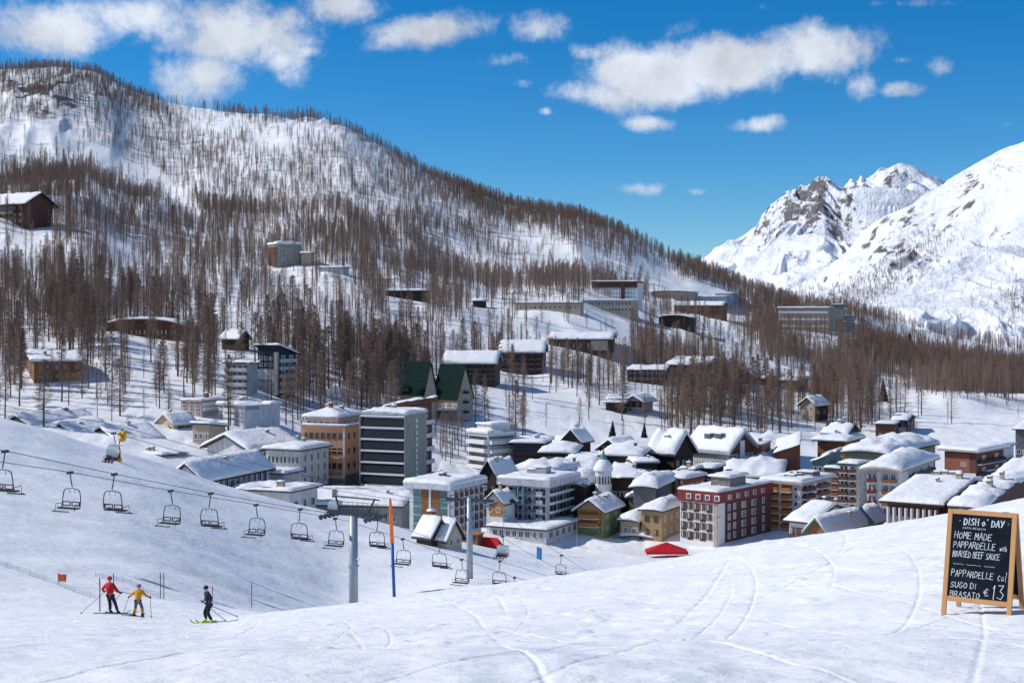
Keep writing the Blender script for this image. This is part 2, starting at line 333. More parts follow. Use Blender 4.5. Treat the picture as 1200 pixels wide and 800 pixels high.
# ------------------------------------------------------------------ the ground sheet
u = np.concatenate([np.linspace(-1.2, -.40, 60)[:-1], np.linspace(-.40, .40, 760), np.linspace(.40, 1.2, 60)[1:]])
rows = np.concatenate([np.linspace(-60, 6, 18)[:-1], np.exp(np.linspace(math.log(6), math.log(82), 820))[:-1], np.exp(np.linspace(math.log(82), math.log(330), 170))[:-1],
                       np.exp(np.linspace(math.log(330), math.log(2600), 330))[:-1], np.exp(np.linspace(math.log(2600), math.log(29000), 16))])
wy = np.where(rows > 12, rows, np.sqrt(np.maximum(rows, 0)**2*.0+144)); wy = np.where(rows > 12, rows, 12.0)
GX = u[None, :]*wy[:, None]; GY = np.repeat(rows[:, None], len(u), 1)
GZ = H(GX, GY, True).reshape(GX.shape)
me = gridmesh('ground', GX, GY, GZ, [M['ground']])
gpx = bear(GX.ravel(), GY.ravel()); yc = tabv(Yc, gpx); yb = tabv(Yb, gpx); tt = np.clip(np.log(np.maximum(GY.ravel(), 1)/yb)/np.log(yc/yb), 0, 1.2)
rk = .42*np.exp(-((gpx-50)/75)**2-((tt-.88)/.06)**2)+.40*np.exp(-((gpx-385)/50)**2-((tt-.975)/.02)**2)+.3*np.exp(-((gpx-285)/40)**2-((tt-.985)/.02)**2)
rk = rk*sstep(ridg(GX.ravel()/45, GY.ravel()/70, 3, 61), -.2, .5)*1.75
rk = np.maximum(rk, .42*sstep(vn(GX.ravel()/40, GY.ravel()/50, 66), .72, .95)*(tt > .3))
a = me.attributes.new('rock', 'FLOAT', 'POINT'); a.data.foreach_set('value', rk.astype(np.float32))
tag(link('ground', me), kind='structure')

# ------------------------------------------------------------------ far mountains
def mountain(name, px0, px1, nc, nr, skyp, Yn, Yf, pybase, amp, rockf, seed, wav, gg=.6):
    px = np.linspace(px0, px1, nc); s = np.concatenate([np.linspace(0, 1, nr), np.linspace(1, 1.35, nr//6)[1:]])
    sk = np.interp(px, [p[0] for p in skyp], [p[1] for p in skyp]); k = np.hanning(7)[1:-1]; k /= k.sum(); sk = np.convolve(np.pad(sk, 2, 'edge'), k, 'valid')
    P_, S_ = np.meshgrid(px, s); Yv = Yn*(Yf/Yn)**S_
    py = pybase+(sk[None, :]-pybase)*np.minimum(S_, 1)
    X = (P_-600)*Yv/F; Z = (HY-py)*Yv/F
    z1 = np.interp(P_[0], px, (HY-sk)*Yf/F)[None, :]
    Z = np.where(S_ > 1, z1-(S_-1)*3.2*(z1+400), Z)
    e = np.minimum(1, (1.02-np.minimum(S_, 1))*6)*.6+.4
    w = wav
    # gullies run down the fall line: stretched ridged noise, warped
    wx = X+.35*w*fbm(X/w, Yv/w, 3, seed+9)*2
    n = ridg(wx/w+Yv/(w*3.2), Yv/(w*2.6), 5, seed, gg)*.9+.5*fbm(X/(w*2.2), Yv/(w*2.6), 3, seed+3)
    Z = Z+amp*e*n
    me = gridmesh(name, X, Yv, Z, [M['far']])
    gy, gx = np.gradient(Z); dX = np.gradient(X, axis=1); dY = np.gradient(Yv, axis=0)
    slope = np.hypot(gx/dX, gy/dY)
    rk = rockf(P_, py, slope, X, Yv)
    a = me.attributes.new('rock', 'FLOAT', 'POINT'); a.data.foreach_set('value', rk.ravel().astype(np.float32))
    tag(link(name, me), kind='structure')
PK = [(600,360),(780,330),(830,308),(850,300),(870,293),(885,282),(900,264),(915,250),(925,238),(940,229),(950,222),(958,213),(966,210),(975,214),(985,219),(1000,213),(1015,206),(1035,202),(1052,201),(1070,206),(1085,214),(1105,224),(1150,262),(1250,300),(1500,340)]
def rock1(P_, py, sl, X, Y):
    r = .30*np.exp(-((P_-928-(py-250)*-.5)/48)**2-((py-250)/42)**2)+.16*np.exp(-((P_-1055)/34)**2-((py-222)/18)**2)+.2*np.exp(-((P_-1000)/60)**2-((py-285)/34)**2)
    return r*1.28+.24*sstep(sl, .45, 1.1)+.24*ridg(X/110-Y/300, Y/260, 5, 81)
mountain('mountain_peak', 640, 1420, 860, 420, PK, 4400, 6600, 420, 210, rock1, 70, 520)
RS = [(780,420),(850,392),(900,365),(962,331),(985,312),(1003,297),(1042,265),(1075,246),(1105,228),(1150,200),(1200,172),(1300,108),(1500,20),(1900,-60),(2600,-60)]
def rock2(P_, py, sl, X, Y):
    d = (P_-1000)+(py-330)*1.0
    r = .17*np.exp(-((P_-(1060-(py-290)*1.1))/50)**2-((py-300)/36)**2)+.22*np.exp(-((P_-1195)/26)**2-((py-355)/26)**2)+.13*np.exp(-((P_-1130)/22)**2-((py-225)/26)**2)
    return r+.055+.24*sstep(sl, .45, 1.1)+.22*ridg(X/60, Y/110, 4, 91)
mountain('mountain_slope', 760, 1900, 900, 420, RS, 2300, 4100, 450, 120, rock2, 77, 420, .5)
# ------------------------------------------------------------------ buildings
BL = []          # footprints, for keeping trees out and naming landmarks
WCACHE = {}
def win_mesh(w, h, frame, glass, kind='win'):
    key = (round(w, 1), round(h, 1), frame, glass, kind); w, h = key[0], key[1]
    if key in WCACHE: return WCACHE[key]
    b = MB(); f = .13 if kind == 'win' else .1; fm = M[frame]; g = M[glass]
    b.box(-w/2, w/2, -.03, 0, 0, h, g)
    b.box(-w/2-f, -w/2, -.11, 0, -f, h+f, fm); b.box(w/2, w/2+f, -.11, 0, -f, h+f, fm)
    b.box(-w/2, w/2, -.11, 0, h, h+f, fm); b.box(-w/2, w/2, -.16, 0, -f, 0, fm)
    if w > .8:
        n = 1 if w < 2 else 2
        for k in range(1, n+1):
            x = -w/2+w*k/(n+1); b.box(x-.035, x+.035, -.07, 0, 0, h, fm)
    if kind == 'curt': b.box(-w/2+.01, -w/2+w*.33, -.045, -.0, .01, h-.01, M['curtain'])
    me = b.mesh('window'); WCACHE[key] = me; return me
def balc_mesh(w, d, h, rail, bays, slab, fins, sh):
    key = ('b', round(w, 1), d, h, rail, bays, slab, fins, round(sh, 2))
    if key in WCACHE: return WCACHE[key]
    b = MB(); b.box(0, w, -d, 0, -.22, 0, M[slab])
    if rail == 'bars':
        b.box(0, w, -d, -d+.06, .95, 1.03, M['trim_dark']); n = max(4, int(w/.28))
        for i in range(n+1):
            x = w*i/n; b.box(x-.02, x+.02, -d+.01, -d+.05, 0, .95, M['trim_dark'])
    elif rail == 'glass': b.box(0, w, -d, -d+.04, .1, 1.05, M['glass_teal'])
    else:
        b.box(.03, w-.03, -d, -d+.09, .0, h, M[rail]); b.box(.03, .12, -d+.09, 0, .0, h, M[rail]); b.box(w-.12, w-.03, -d+.09, 0, .0, h, M[rail])
    if fins:
        for i in range(bays+1):
            x = (w-.28)*i/bays; b.box(x, x+.28, -d-.05, 0, 0, sh-.22, M[fins])
    b.box(.0, w, -d+.1, -.02, .002, .12+.06*rnd.random(), M['snow_roof'])
    me = b.mesh('balcony'); WCACHE[key] = me; return me
def capgrid(x0, x1, y0, y1, rz, t, seed, lump=.3, edge=.7, zlo=0, nx=None, ny=None, m='snow_roof', patch=0):
    nx = nx or int(min(30, max(6, (x1-x0)/.9)))//2*2; ny = ny or int(min(30, max(6, (y1-y0)/.9)))//2*2
    xs = np.linspace(x0, x1, nx+1); ys = np.linspace(y0, y1, ny+1)
    xs[1] = x0+min(.25, (x1-x0)/nx); xs[-2] = x1-min(.25, (x1-x0)/nx); ys[1] = y0+min(.25, (y1-y0)/ny); ys[-2] = y1-min(.25, (y1-y0)/ny)
    Xg, Yg = np.meshgrid(xs, ys); base = rz(Xg, Yg)+zlo
    e = np.minimum(np.minimum(Xg-x0, x1-Xg), np.minimum(Yg-y0, y1-Yg)); k = np.clip(e/edge, 0, 1); k = np.sqrt(1-(1-k)**2)
    nn = fbm(Xg/2.6+seed*3.7, Yg/2.6+seed, 3, seed % 91); n2 = fbm(Xg/9+seed, Yg/9, 2, seed % 77)
    t = t*.66; n3 = fbm(Xg/1.1+seed*1.3, Yg/1.1, 2, (seed*7) % 67)
    th = t*(.25+.75*k)*(1+lump*1.3*nn+lump*.8*n2+.18*n3)
    if patch: th = th-patch*t*1.3*sstep(fbm(Xg/4+seed, Yg/4, 2, seed % 31), .0, .35); th = np.maximum(th, -.15)
    # wavy overhanging lip
    off = .18*fbm(Xg/1.7+seed, Yg/1.7, 2, seed % 13)
    Xo = Xg+np.where(Xg <= x0+1e-6, -.1+off, 0)+np.where(Xg >= x1-1e-6, .1+off, 0); Yo = Yg+np.where(Yg <= y0+1e-6, -.12+off, 0)+np.where(Yg >= y1-1e-6, .1+off, 0)
    r, c = Xg.shape; vs = list(zip(Xo.ravel(), Yo.ravel(), (base+th).ravel()))+list(zip(Xg.ravel(), Yg.ravel(), (base-.003).ravel()))
    o = r*c; fs = []
    for j in range(r-1):
        for i in range(c-1):
            a = j*c+i; fs.append((a, a+1, a+1+c, a+c)); fs.append((o+a, o+a+c, o+a+1+c, o+a+1))
    ring = [(0, i) for i in range(c)]+[(j, c-1) for j in range(1, r)]+[(r-1, i) for i in range(c-2, -1, -1)]+[(j, 0) for j in range(r-2, 0, -1)]
    ids = [j*c+i for j, i in ring]
    for k_ in range(len(ids)): a, b_ = ids[k_], ids[(k_+1) % len(ids)]; fs.append((b_, a, o+a, o+b_))
    mb = MB(); mb.add(vs, fs, M[m]); return mb
class Bld:
    def __init__(s, name, label, px3, pye, Y, th, wall='white_plaster', cat='building', roof=('flat', 0), over=.5, snow=.9, rmat='trim_dark', rt=.3, minh=3.0, group=None, depth=None, patch=0, hgt=None, lump=.3, land=None, base=None, y0=400):
        pl, pc, pr = px3; hgt_ = None; th = max(th, 15) if base and base < 400 else th
        if base:
            gX, Y, gZ = ground((max(pl, 0)+pc)/2 if pc-pl > pr-pc else (pc+pr)/2, base, y0, 2600); hgt_ = zof(pye, Y)-gZ
        th = rad(th); sn, cs = math.sin(th), math.cos(th); X = (pc-600)*Y/F; ul = (pl-600)/F; ur = (pr-600)/F
        s.L1 = (X-ul*Y)/(cs+ul*sn); s.L2 = depth if depth else max(4, (ur*Y-X)/max(.08, sn-ur*cs))
        zt = (HY-pye)*Y/F
        pts = [(X, Y), (X-s.L1*cs, Y+s.L1*sn), (X+s.L2*sn, Y+s.L2*cs), (X-s.L1*cs+s.L2*sn, Y+s.L1*sn+s.L2*cs)]
        g = H([p[0] for p in pts], [p[1] for p in pts]); zb = float(g[:2].mean()); zb = min(zb, zt-minh)
        if hgt or hgt_: zb = zt-(hgt or hgt_)
        s.h = zt-zb; s.bury = max(.5, zb-float(g.min())+1.5)
        s.o = empty(name, (X, Y, zb), -th, label=label, cat=cat, group=group)
        s.seed = abs(hash_(label)) % 9973; patch = patch or (.85 if s.seed % 4 == 0 and snow > 0 and Y < 480 else 0); s.wall = wall; s.nw = 0
        s.px = (pl, pc, pr); s.fp = pts; s.Y = Y
        BL.append((s, land or label, pts, (pl, pr), pye, Y))
        k = roof[0]; r = roof[1]; L1, L2 = s.L1, s.L2
        if k == 'flat': rz = lambda x, y: 0*x+0*y
        elif k == 'gx': rz = lambda x, y: r*(1-np.abs(y-L2/2)/(L2/2))         # ridge along the main front
        elif k == 'gy': rz = lambda x, y: r*(1-np.abs(x+L1/2)/(L1/2))         # gable in the main front
        elif k == 'shx': rz = lambda x, y: r*(x+L1)/L1+0*y
        elif k == 'shy': rz = lambda x, y: r*y/L2+0*x
        elif k == 'shyn': rz = lambda x, y: r*(1-y/L2)+0*x
        elif k == 'dome': rz = lambda x, y: r*np.sqrt(np.maximum(.02, 1-.97*np.clip((x+L1/2)/(L1/2), -1, 1)**2))+0*y
        elif k == 'hip': rz = lambda x, y: np.minimum(np.minimum(x+L1, -x), np.minimum(y, L2-y)).clip(-over, None)*r
        elif k == 'heap': rz = lambda x, y: r*np.maximum(0, 1-((x+L1/2)/(L1*.62))**2)*np.maximum(0, 1-((y-L2/2)/(L2*.62))**2)
        s.rz = rz
        # walls
        n = 8 if k in ('dome', 'heap') else 2; per = []
        for i in range(n): per.append((-L1+L1*i/n, 0))
        for i in range(n): per.append((0, L2*i/n))
        for i in range(n): per.append((-L1*i/n, L2))
        for i in range(n): per.append((-L1, L2-L2*i/n))
        mb = MB(); A = np.array(per); ztop = s.h+rz(A[:, 0], A[:, 1])+(0 if k != 'hip' else 0); m_ = len(per)
        vs = [(x, y, -s.bury) for x, y in per]+[(x, y, float(z)) for (x, y), z in zip(per, ztop)]
        mb.add(vs, [(i, (i+1) % m_, m_+(i+1) % m_, m_+i) for i in range(m_)], M[wall]); mb.build('wall', s.o)
        # roof slab and snow
        gx = dict(nx=2, ny=2) if k in ('flat', 'gx', 'gy', 'shx', 'shy', 'shyn') else dict(nx=10, ny=10)
        if k == 'hip': gx = dict(nx=12, ny=12)
        X0, X1, Y0, Y1 = -L1-over, over, -over, L2+over
        def slab():
            xs = np.linspace(X0, X1, gx['nx']+1); ys = np.linspace(Y0, Y1, gx['ny']+1); Xg, Yg = np.meshgrid(xs, ys); Z = s.h+rz(Xg, Yg)
            r_, c_ = Xg.shape; o = r_*c_; vs = list(zip(Xg.ravel(), Yg.ravel(), (Z+.02+rt).ravel()))+list(zip(Xg.ravel(), Yg.ravel(), (Z+.02).ravel())); fs = []
            for j in range(r_-1):
                for i in range(c_-1):
                    a = j*c_+i; fs += [(a, a+1, a+1+c_, a+c_), (o+a, o+a+c_, o+a+1+c_, o+a+1)]
            ring = [i for i in range(c_)]+[j*c_+c_-1 for j in range(1, r_)]+[(r_-1)*c_+i for i in range(c_-2, -1, -1)]+[j*c_ for j in range(r_-2, 0, -1)]
            for q in range(len(ring)): a, b_ = ring[q], ring[(q+1) % len(ring)]; fs.append((b_, a, o+a, o+b_))
            b = MB(); b.add(vs, fs, M[rmat]); return b
        s.roof = slab().build('roof', s.o)
        if snow > 0: capgrid(X0+.06, X1-.06, Y0+.06, Y1-.06, lambda x, y: s.h+rz(x, y)+.02+rt, snow, s.seed, lump=lump, patch=patch).build('roof_snow', s.roof, smooth=True)
        s.rt = rt
        if Y < 480 and k in ('flat', 'gx', 'gy', 'hip', 'shy', 'shyn'):
            rr = random.Random(s.seed); mm = ('tan', 'stone_wall', 'galvanised', 'brick')[s.seed % 4]
            for q in range(rr.randint(1, 3) if L1*L2 > 90 else rr.randint(0, 1)):
                w_ = rr.uniform(.5, 1.1); s.chim((rr.uniform(.18, .82), rr.uniform(.25, .75), w_, rr.uniform(1.0, 1.9)), m=mm)
    def put(s, me, side, u, v, name, parent=None):
        L1, L2 = s.L1, s.L2; p = parent or s.o
        if side == 'L': return link(name, me, p, (-L1+u, -.004, v), 0)
        return link(name, me, p, (.004, u, v), rad(90))
    def flen(s, side): return s.L1 if side == 'L' else s.L2
    def win(s, side, cols, rows, w=1.1, h=1.4, u=(0.04, .96), v=(.06, .97), frame='frame_white', glass='glass', kind='win', skip=0, warm=0):
        Lf = s.flen(side); u0, u1 = u[0]*Lf, u[1]*Lf; v0, v1 = v[0]*s.h, v[1]*s.h; cw = (u1-u0)/cols; rh = (v1-v0)/rows
        w = min(w, cw*.62); h = min(h, rh*.6)
        for j in range(rows):
            for i in range(cols):
                if s.nw >= 96: return s
                if rnd.random() < skip: continue
                g = 'glass_warm' if rnd.random() < warm else glass; k = 'curt' if (kind == 'win' and rnd.random() < .4) else kind
                s.put(win_mesh(w, h, frame, g, k), side, u0+(i+.5)*cw, v0+(j+.5)*rh-h/2, 'window'); s.nw += 1
        return s
    def balc(s, side, rows, bays=1, d=1.3, rail='rail_wood', u=(.03, .97), v=(.06, 1), slab='light_grey', fins=None, rh_=1.0, doors=True, frame='frame_white', first=0, warm=0, cols=None):
        Lf = s.flen(side); u0, u1 = u[0]*Lf, u[1]*Lf; v0, v1 = v[0]*s.h, v[1]*s.h; sh = (v1-v0)/rows
        for j in range(first, rows):
            s.put(balc_mesh(u1-u0, d, rh_, rail, bays, slab, fins, sh), side, u0, v0+j*sh, 'balcony')
            if doors:
                nb = cols or bays; cw = (u1-u0)/nb; w = min(2.0, cw*.6)
                for i in range(nb):
                    if s.nw >= 96: break
                    s.put(win_mesh(w, min(2.1, sh*.72), frame, 'glass_warm' if rnd.random() < warm else 'glass', 'win'), side, u0+(i+.5)*cw, v0+j*sh+.13, 'window'); s.nw += 1
        return s
    def panel(s, side, u, v, m, t=.06, name='wall_panel'):
        Lf = s.flen(side); u0, u1 = u[0]*Lf, u[1]*Lf; b = MB()
        b.box(0, u1-u0, -t, 0, 0, (v[1]-v[0])*s.h, M[m]); s.put(b.mesh(name), side, u0, v[0]*s.h, name); return s
    def bands(s, side, rows, m='glass', u=(.03, .97), v=(.06, .98), hf=.55, t=.05, name='window'):
        for j in range(rows):
            a = v[0]+(v[1]-v[0])*(j+.5-hf/2)/rows; b_ = v[0]+(v[1]-v[0])*(j+.5+hf/2)/rows; s.panel(side, u, (a, b_), m, t, name)
        return s
    def chim(s, *spots, m='tan'):
        for (fx, fy, w, h) in spots:
            x = -s.L1*(1-fx); y = s.L2*fy; z = s.h+float(s.rz(np.array(x), np.array(y))); b = MB()
            b.box(x-w/2, x+w/2, y-w/2, y+w/2, z, z+s.rt+h, M[m]); b.box(x-w/2-.1, x+w/2+.1, y-w/2-.1, y+w/2+.1, z+s.rt+h, z+s.rt+h+.12, M['trim_dark'])
            b.build('chimney', s.roof)
            capgrid(x-w/2-.1, x+w/2+.1, y-w/2-.1, y+w/2+.1, lambda X, Y, q=z+s.rt+h+.12: q+0*X, .5, s.seed+3, edge=.4, nx=6, ny=6).build('chimney_snow', s.roof, smooth=True)
        return s
    def gutter(s, side, m='trim_dark'):
        return s
def hash_(t):
    h = 7
    for ch in t: h = (h*131+ord(ch)) & 0xffffff
    return h
B = Bld
# ---- nearest row of the village
b = B('apartment_block', 'white apartment block with teal glass and brown panels on its front', (480,526,564), 574, 338, 28, base=640, y0=300, over=1.0, snow=1.5, rmat='light_grey', rt=1.0, patch=.0)
for i in range(5):
    b.panel('L', (.1, .28), (.07+i*.185, .07+i*.185+.165), 'glass_teal', .05, 'window'); b.panel('L', (.78, .96), (.07+i*.185, .07+i*.185+.165), 'glass_teal', .05, 'window')
b.panel('L', (.3, .5), (.02, .98), 'mid_wood', .12).panel('L', (.56, .77), (.02, .98), 'mid_wood', .12).panel('L', (.505, .555), (.02, .99), 'frame_white', .2)
b.win('R', 6, 5, 1.6, 1.7, frame='frame_brown').balc('R', 5, 6, .9, 'maroon', doors=False, fins='frame_white')
b = B('hotel', 'large grey flat-roofed hotel with round stair bay beside the church', (592,641,671), 570, 345, 27, base=628, y0=300, wall='light_grey', over=1.6, snow=1.1, rmat='light_grey', rt=1.6)
b.win('L', 2, 5, 2.2, 2.3, u=(.04, .36), frame='frame_dark').win('L', 2, 5, 2.2, 2.3, u=(.66, .98), frame='frame_dark')
b.balc('L', 5, 2, .7, 'frame_white', u=(.14, .27), doors=False).balc('L', 5, 1, .7, 'frame_white', u=(.76, .9), doors=False)
b.balc('L', 5, 1, 2.2, 'glass', u=(.38, .52), fins='blue_grey', slab='blue_grey').balc('L', 5, 1, 1.2, 'glass_teal', u=(.53, .65), slab='blue_grey')
b.win('R', 7, 5, 2.0, 2.2, frame='frame_dark', u=(.1, .98)).balc('R', 5, 7, .8, 'frame_white', rh_=.45, u=(.08, .99), doors=False).chim((.35, .5, 2.4, 1.6), (.6, .5, 3, 2.2), m='galvanised')
b = B('hotel_annex', 'low glass-walled annex with snowy roof in front of grey hotel', (574,640,678), 622, 326, 27, base=636, y0=300, wall='light_grey', over=.7, snow=.8, minh=3.6)
b.win('L', 8, 1, 2.4, 1.8, frame='frame_white').win('R', 5, 1, 2.2, 1.8)
b = B('chalet', 'orange timber chalet with green plaster corner beside the steeple', (677,706,727), 598, 318, 24, base=629, y0=300, wall='ochre', roof=('gy', 2.2), over=1.2, snow=1.0, rmat='brown_wood')
b.panel('L', (0, 1), (.5, .99), 'orange_wood', .08).panel('R', (0, .95), (.0, .97), 'green_plaster', .05).panel('L', (.0, .97), (.02, .3), 'green_plaster', .07).win('L', 4, 3, 1.1, 1.2, frame='frame_brown', warm=.3).balc('L', 3, 1, 1.2, 'orange_wood', u=(.1, .85), doors=False, first=1).win('R', 2, 2, 1.1, 1.1, frame='frame_white').chim((.7, .6, 1, 1))
b = B('chalet', 'cream house with rounded snow roof right of the orange timber chalet', (727,748,764), 612, 318, 30, base=633, y0=300, wall='tan', roof=('heap', 1.6), over=.7, snow=1.6, lump=.5, minh=5); b.win('L', 2, 1, 1, 1.2).win('R', 2, 1)
b = B('chalet', 'small yellow house under a swollen snow cap beside checkered hotel', (752,775,798), 600, 331, 28, base=634, y0=300, wall='ochre', roof=('heap', 1.2), over=.8, snow=1.9, lump=.6, minh=6); b.win('L', 2, 2, 1, 1.2, frame='frame_brown').win('R', 3, 2, 1, 1.2)
b = B('chalet', 'green-walled house buried under deep snow behind the yellow house', (737,765,792), 586, 342, 28, base=622, y0=300, wall='green_plaster', roof=('heap', 1.2), over=.8, snow=1.7, lump=.5, minh=6); b.win('L', 3, 2, 1, 1.2).win('R', 3, 2, 1, 1.2)
b = B('chapel_hall', 'low hut drowned in a domed snow heap above the red awning', (733,762,791), 631, 309, 24, base=634, y0=300, wall='dark_concrete', roof=('heap', 1.8), over=1.2, snow=2.2, lump=.4, cat='hut', minh=2.2)
# checkered hotel
b = B('hotel', 'red-roofed hotel with brown and white checkered facade', (797,841,903), 590, 322, 38, base=640, y0=300, wall='frame_white', over=.5, snow=1.0, rmat='red_roof', rt=2.7, patch=0)
for j in range(4):
    for i in range(5):
        uu = (.03+i*.17, .03+i*.17+.15); vv = (.05+j*.235, .05+j*.235+.2)
        if (i+j) % 2 == 1: b.panel('L', uu, vv, 'brown_wood', .07)
        Lf = b.L1; b.put(win_mesh(1.2, 1.4, 'frame_brown', 'glass', 'curt'), 'L', (uu[0]+.075)*Lf, (vv[0]+.06)*b.h, 'window').location.y = -.1
b.panel('L', (.9, 1.0), (-.1, 1), 'tan', .15).panel('R', (.0, .12), (0, .99), 'frame_white', .05).panel('R', (.13, 1), (.0, .99), 'maroon', .06)
for j in range(4):
    for i, uu in enumerate((.2, .3, .47, .66, .85)):
        b.put(win_mesh(2.0 if i in (2, 3) else 1.0, 1.4, 'frame_white', 'glass_warm' if rnd.random() < .5 else 'glass', 'curt'), 'R', uu*b.L2, (.08+j*.235)*b.h, 'window').location.x = .08
for i in range(4):
    mb = MB(); mb.box(-b.L1+2.2+i*2.6, -b.L1+3.5+i*2.6, -.75, -.4, b.h+.7, b.h+2.0, M['frame_white']); mb.box(-b.L1+2.4+i*2.6, -b.L1+3.3+i*2.6, -.78, -.74, b.h+.85, b.h+1.8, M['glass']); mb.build('dormer', b.roof)
for i in range(5):
    mb = MB(); mb.box(.4, .75, 4+i*4.2, 5.5+i*4.2, b.h+.6, b.h+1.8, M['frame_white']); mb.box(.74, .78, 4.2+i*4.2, 5.3+i*4.2, b.h+.7, b.h+1.7, M['glass_warm']); mb.build('dormer', b.roof)
x0, x1, y0, y1 = -b.L1*.55, -b.L1*.05, b.L2*.25, b.L2*.55; mb = MB(); mb.box(x0, x1, y0, y1, b.h+2.7, b.h+5.6, M['stone_wall']); mb.build('roof_tower', b.roof)
capgrid(x0-.5, x1+.5, y0-.5, y1+.5, lambda X, Y: b.h+5.6+0*X, 1.1, 5).build('roof_snow', b.roof, smooth=True)
b = B('hotel', 'orange timber-fronted hotel with big flat snow roof right of checkered hotel', (895,938,974), 568, 362, 36, wall='light_grey', over=.9, snow=1.4, rmat='tan', rt=.5)
b.panel('L', (.0, .42), (.02, .97), 'orange_wood', .1).panel('L', (.5, .78), (.02, .97), 'orange_wood', .1).panel('L', (.42, .5), (.0, .99), 'frame_white', .15)
b.balc('L', 6, 3, 1.2, 'orange_wood', u=(.0, .42), frame='frame_brown').balc('L', 6, 2, 1.2, 'orange_wood', u=(.5, .78), frame='frame_brown').win('L', 1, 6, .8, .9, u=(.8, .95))
b.balc('R', 6, 1, 1.1, 'brown_wood', u=(.05, .38), cols=2).balc('R', 6, 1, 1.1, 'mid_wood', u=(.52, .86), cols=2).panel('R', (.42, .48), (0, .99), 'frame_white', .2).chim((.5, .3, 3, 1.2), (.75, .55, 4.5, 1.8), m='stone_wall')
b = B('chalet', 'white chalet with broad snowy gable roof below the orange timber hotel', (925,947,1003), 612, 305, 42, wall='white_plaster', roof=('gx', 2.6), over=1.0, snow=1.1, rmat='dark_wood', minh=6)
b.win('L', 3, 2, 1, 1.3, frame='frame_brown').win('R', 5, 2, 1, 1.3).balc('L', 2, 1, 1.1, 'brown_wood', first=1, doors=False)
b = B('chalet', 'brown gabled annex with green metal roof strip in front of white chalet', (946,968,1036), 622, 296, 40, wall='mid_wood', roof=('gy', 2.4), over=.9, snow=.8, rmat='green_copper', minh=3, patch=.9); b.win('L', 2, 1, 1, 1)
b = B('apartment_house', 'long brown chalet block with white curtained windows left of chalkboard', (1040,1101,1168), 592, 285, 33, wall='brown_wood', roof=('gx', 2.6), over=1.3, snow=1.0, rmat='dark_wood', rt=.35)
b.balc('L', 2, 8, 1.5, 'dark_wood', v=(-.25, .95), slab='dark_wood', cols=8, rh_=.9, fins='frame_white').win('L', 8, 1, 1.5, 1.5, v=(.5, .95), kind='curt').panel('R', (.1, .95), (.05, .25), 'white_plaster', .08).chim((.3, .55, 1.3, 1.3), (.45, .55, 1.3, 1.5), (.6, .55, 1.3, 1.4), (.72, .55, 1.3, 1.5), (.85, .45, 1.2, 1.6), m='tan')
b = B('house', 'low snow-buried roof right of the long brown chalet block', (1118,1150,1215), 596, 262, 30, wall='brown_wood', roof=('gx', 1.6), over=1, snow=1.6, lump=.5, minh=2.5)
b = B('house', 'wide snow-laden roof behind the chalkboard at the right edge', (1150,1195,1260), 578, 300, 30, wall='brown_wood', roof=('gx', 2.5), over=1, snow=1.7, lump=.5, minh=3)
# ---- middle right
b = B('apartment_house', 'white and red balconied house under one huge snow dome', (1016,1052,1094), 553, 372, 30, wall='light_grey', roof=('heap', 2.6), over=1.6, snow=1.8, lump=.35, rmat='tan', rt=.4)
b.balc('L', 4, 2, 1.2, 'red_roof', u=(.02, .32)).balc('L', 4, 2, 1.2, 'mid_wood', u=(.5, .98)).panel('L', (.33, .48), (0, .98), 'frame_white', .1).balc('R', 4, 3, 1.2, 'brown_wood', u=(.3, .95)).panel('R', (.02, .25), (0, .98), 'frame_white', .1)
b = B('hotel', 'modern brown and white hotel with slanted snow roof at right', (1107,1144,1176), 530, 425, 42, wall='maroon', roof=('shx', 0), over=1.6, snow=1.7, rmat='tan', rt=.4, lump=.2)
b.panel('L', (0, .99), (.1, .45), 'white_plaster', .1).panel('L', (.0, .8), (.48, .95), 'brick', .08).win('L', 5, 1, 1.3, 1.2, v=(.15, .42)).win('L', 2, 1, 2, 1, u=(.5, .7), v=(.55, .8)).panel('R', (.3, 1), (.0, .5), 'white_plaster', .9).balc('R', 3, 2, 1.2, 'dark_wood').win('R', 3, 1, 1.2, 1.2, v=(.1, .4))
b = B('building', 'white wing with snowy balcony behind the slanted-roof hotel', (1150,1172,1188), 524, 450, 40, wall='light_grey', over=.8, snow=1.2, minh=7); b.balc('R', 2, 2, 1.2, 'brown_wood').win('L', 3, 2)
b = B('tower_house', 'tall white and brown striped tower block left of the snow dome house', (984,1004,1016), 545, 392, 32, wall='light_grey', over=.5, snow=1.2)
b.balc('L', 6, 2, 1.1, 'brown_wood', u=(.0, .5)).panel('L', (.5, .6), (0, 1), 'frame_white', .2).balc('L', 6, 1, 1.1, 'brown_wood', u=(.6, .98)).win('R', 2, 6)
b = B('tower_house', 'brown balconied block with snowy top between green roofs and striped tower', (968,983,1000), 550, 400, 32, wall='maroon', over=.5, snow=1.3); b.balc('L', 6, 2, 1.1, 'brick').win('R', 2, 5)
b = B('apartment_house', 'pale building with broad lumpy snow roof behind the striped tower', (990,1040,1096), 534, 420, 35, wall='tan', roof=('heap', 2.5), over=1.2, snow=2.0, lump=.7, minh=8); b.balc('L', 3, 4, 1.1, 'brown_wood').win('R', 6, 3)
b = B('row_building', 'long green-clad terrace with wavy snow roof above the checkered hotel', (846,916,962), 561, 392, 12, wall='slate_green', roof=('hip', .12), over=.7, snow=1.9, lump=.6, rmat='slate_green')
b.panel('L', (0, .99), (.45, .98), 'slate_green', .5); b.win('L', 12, 2, 1.1, 1.4, frame='frame_dark').win('R', 5, 2)
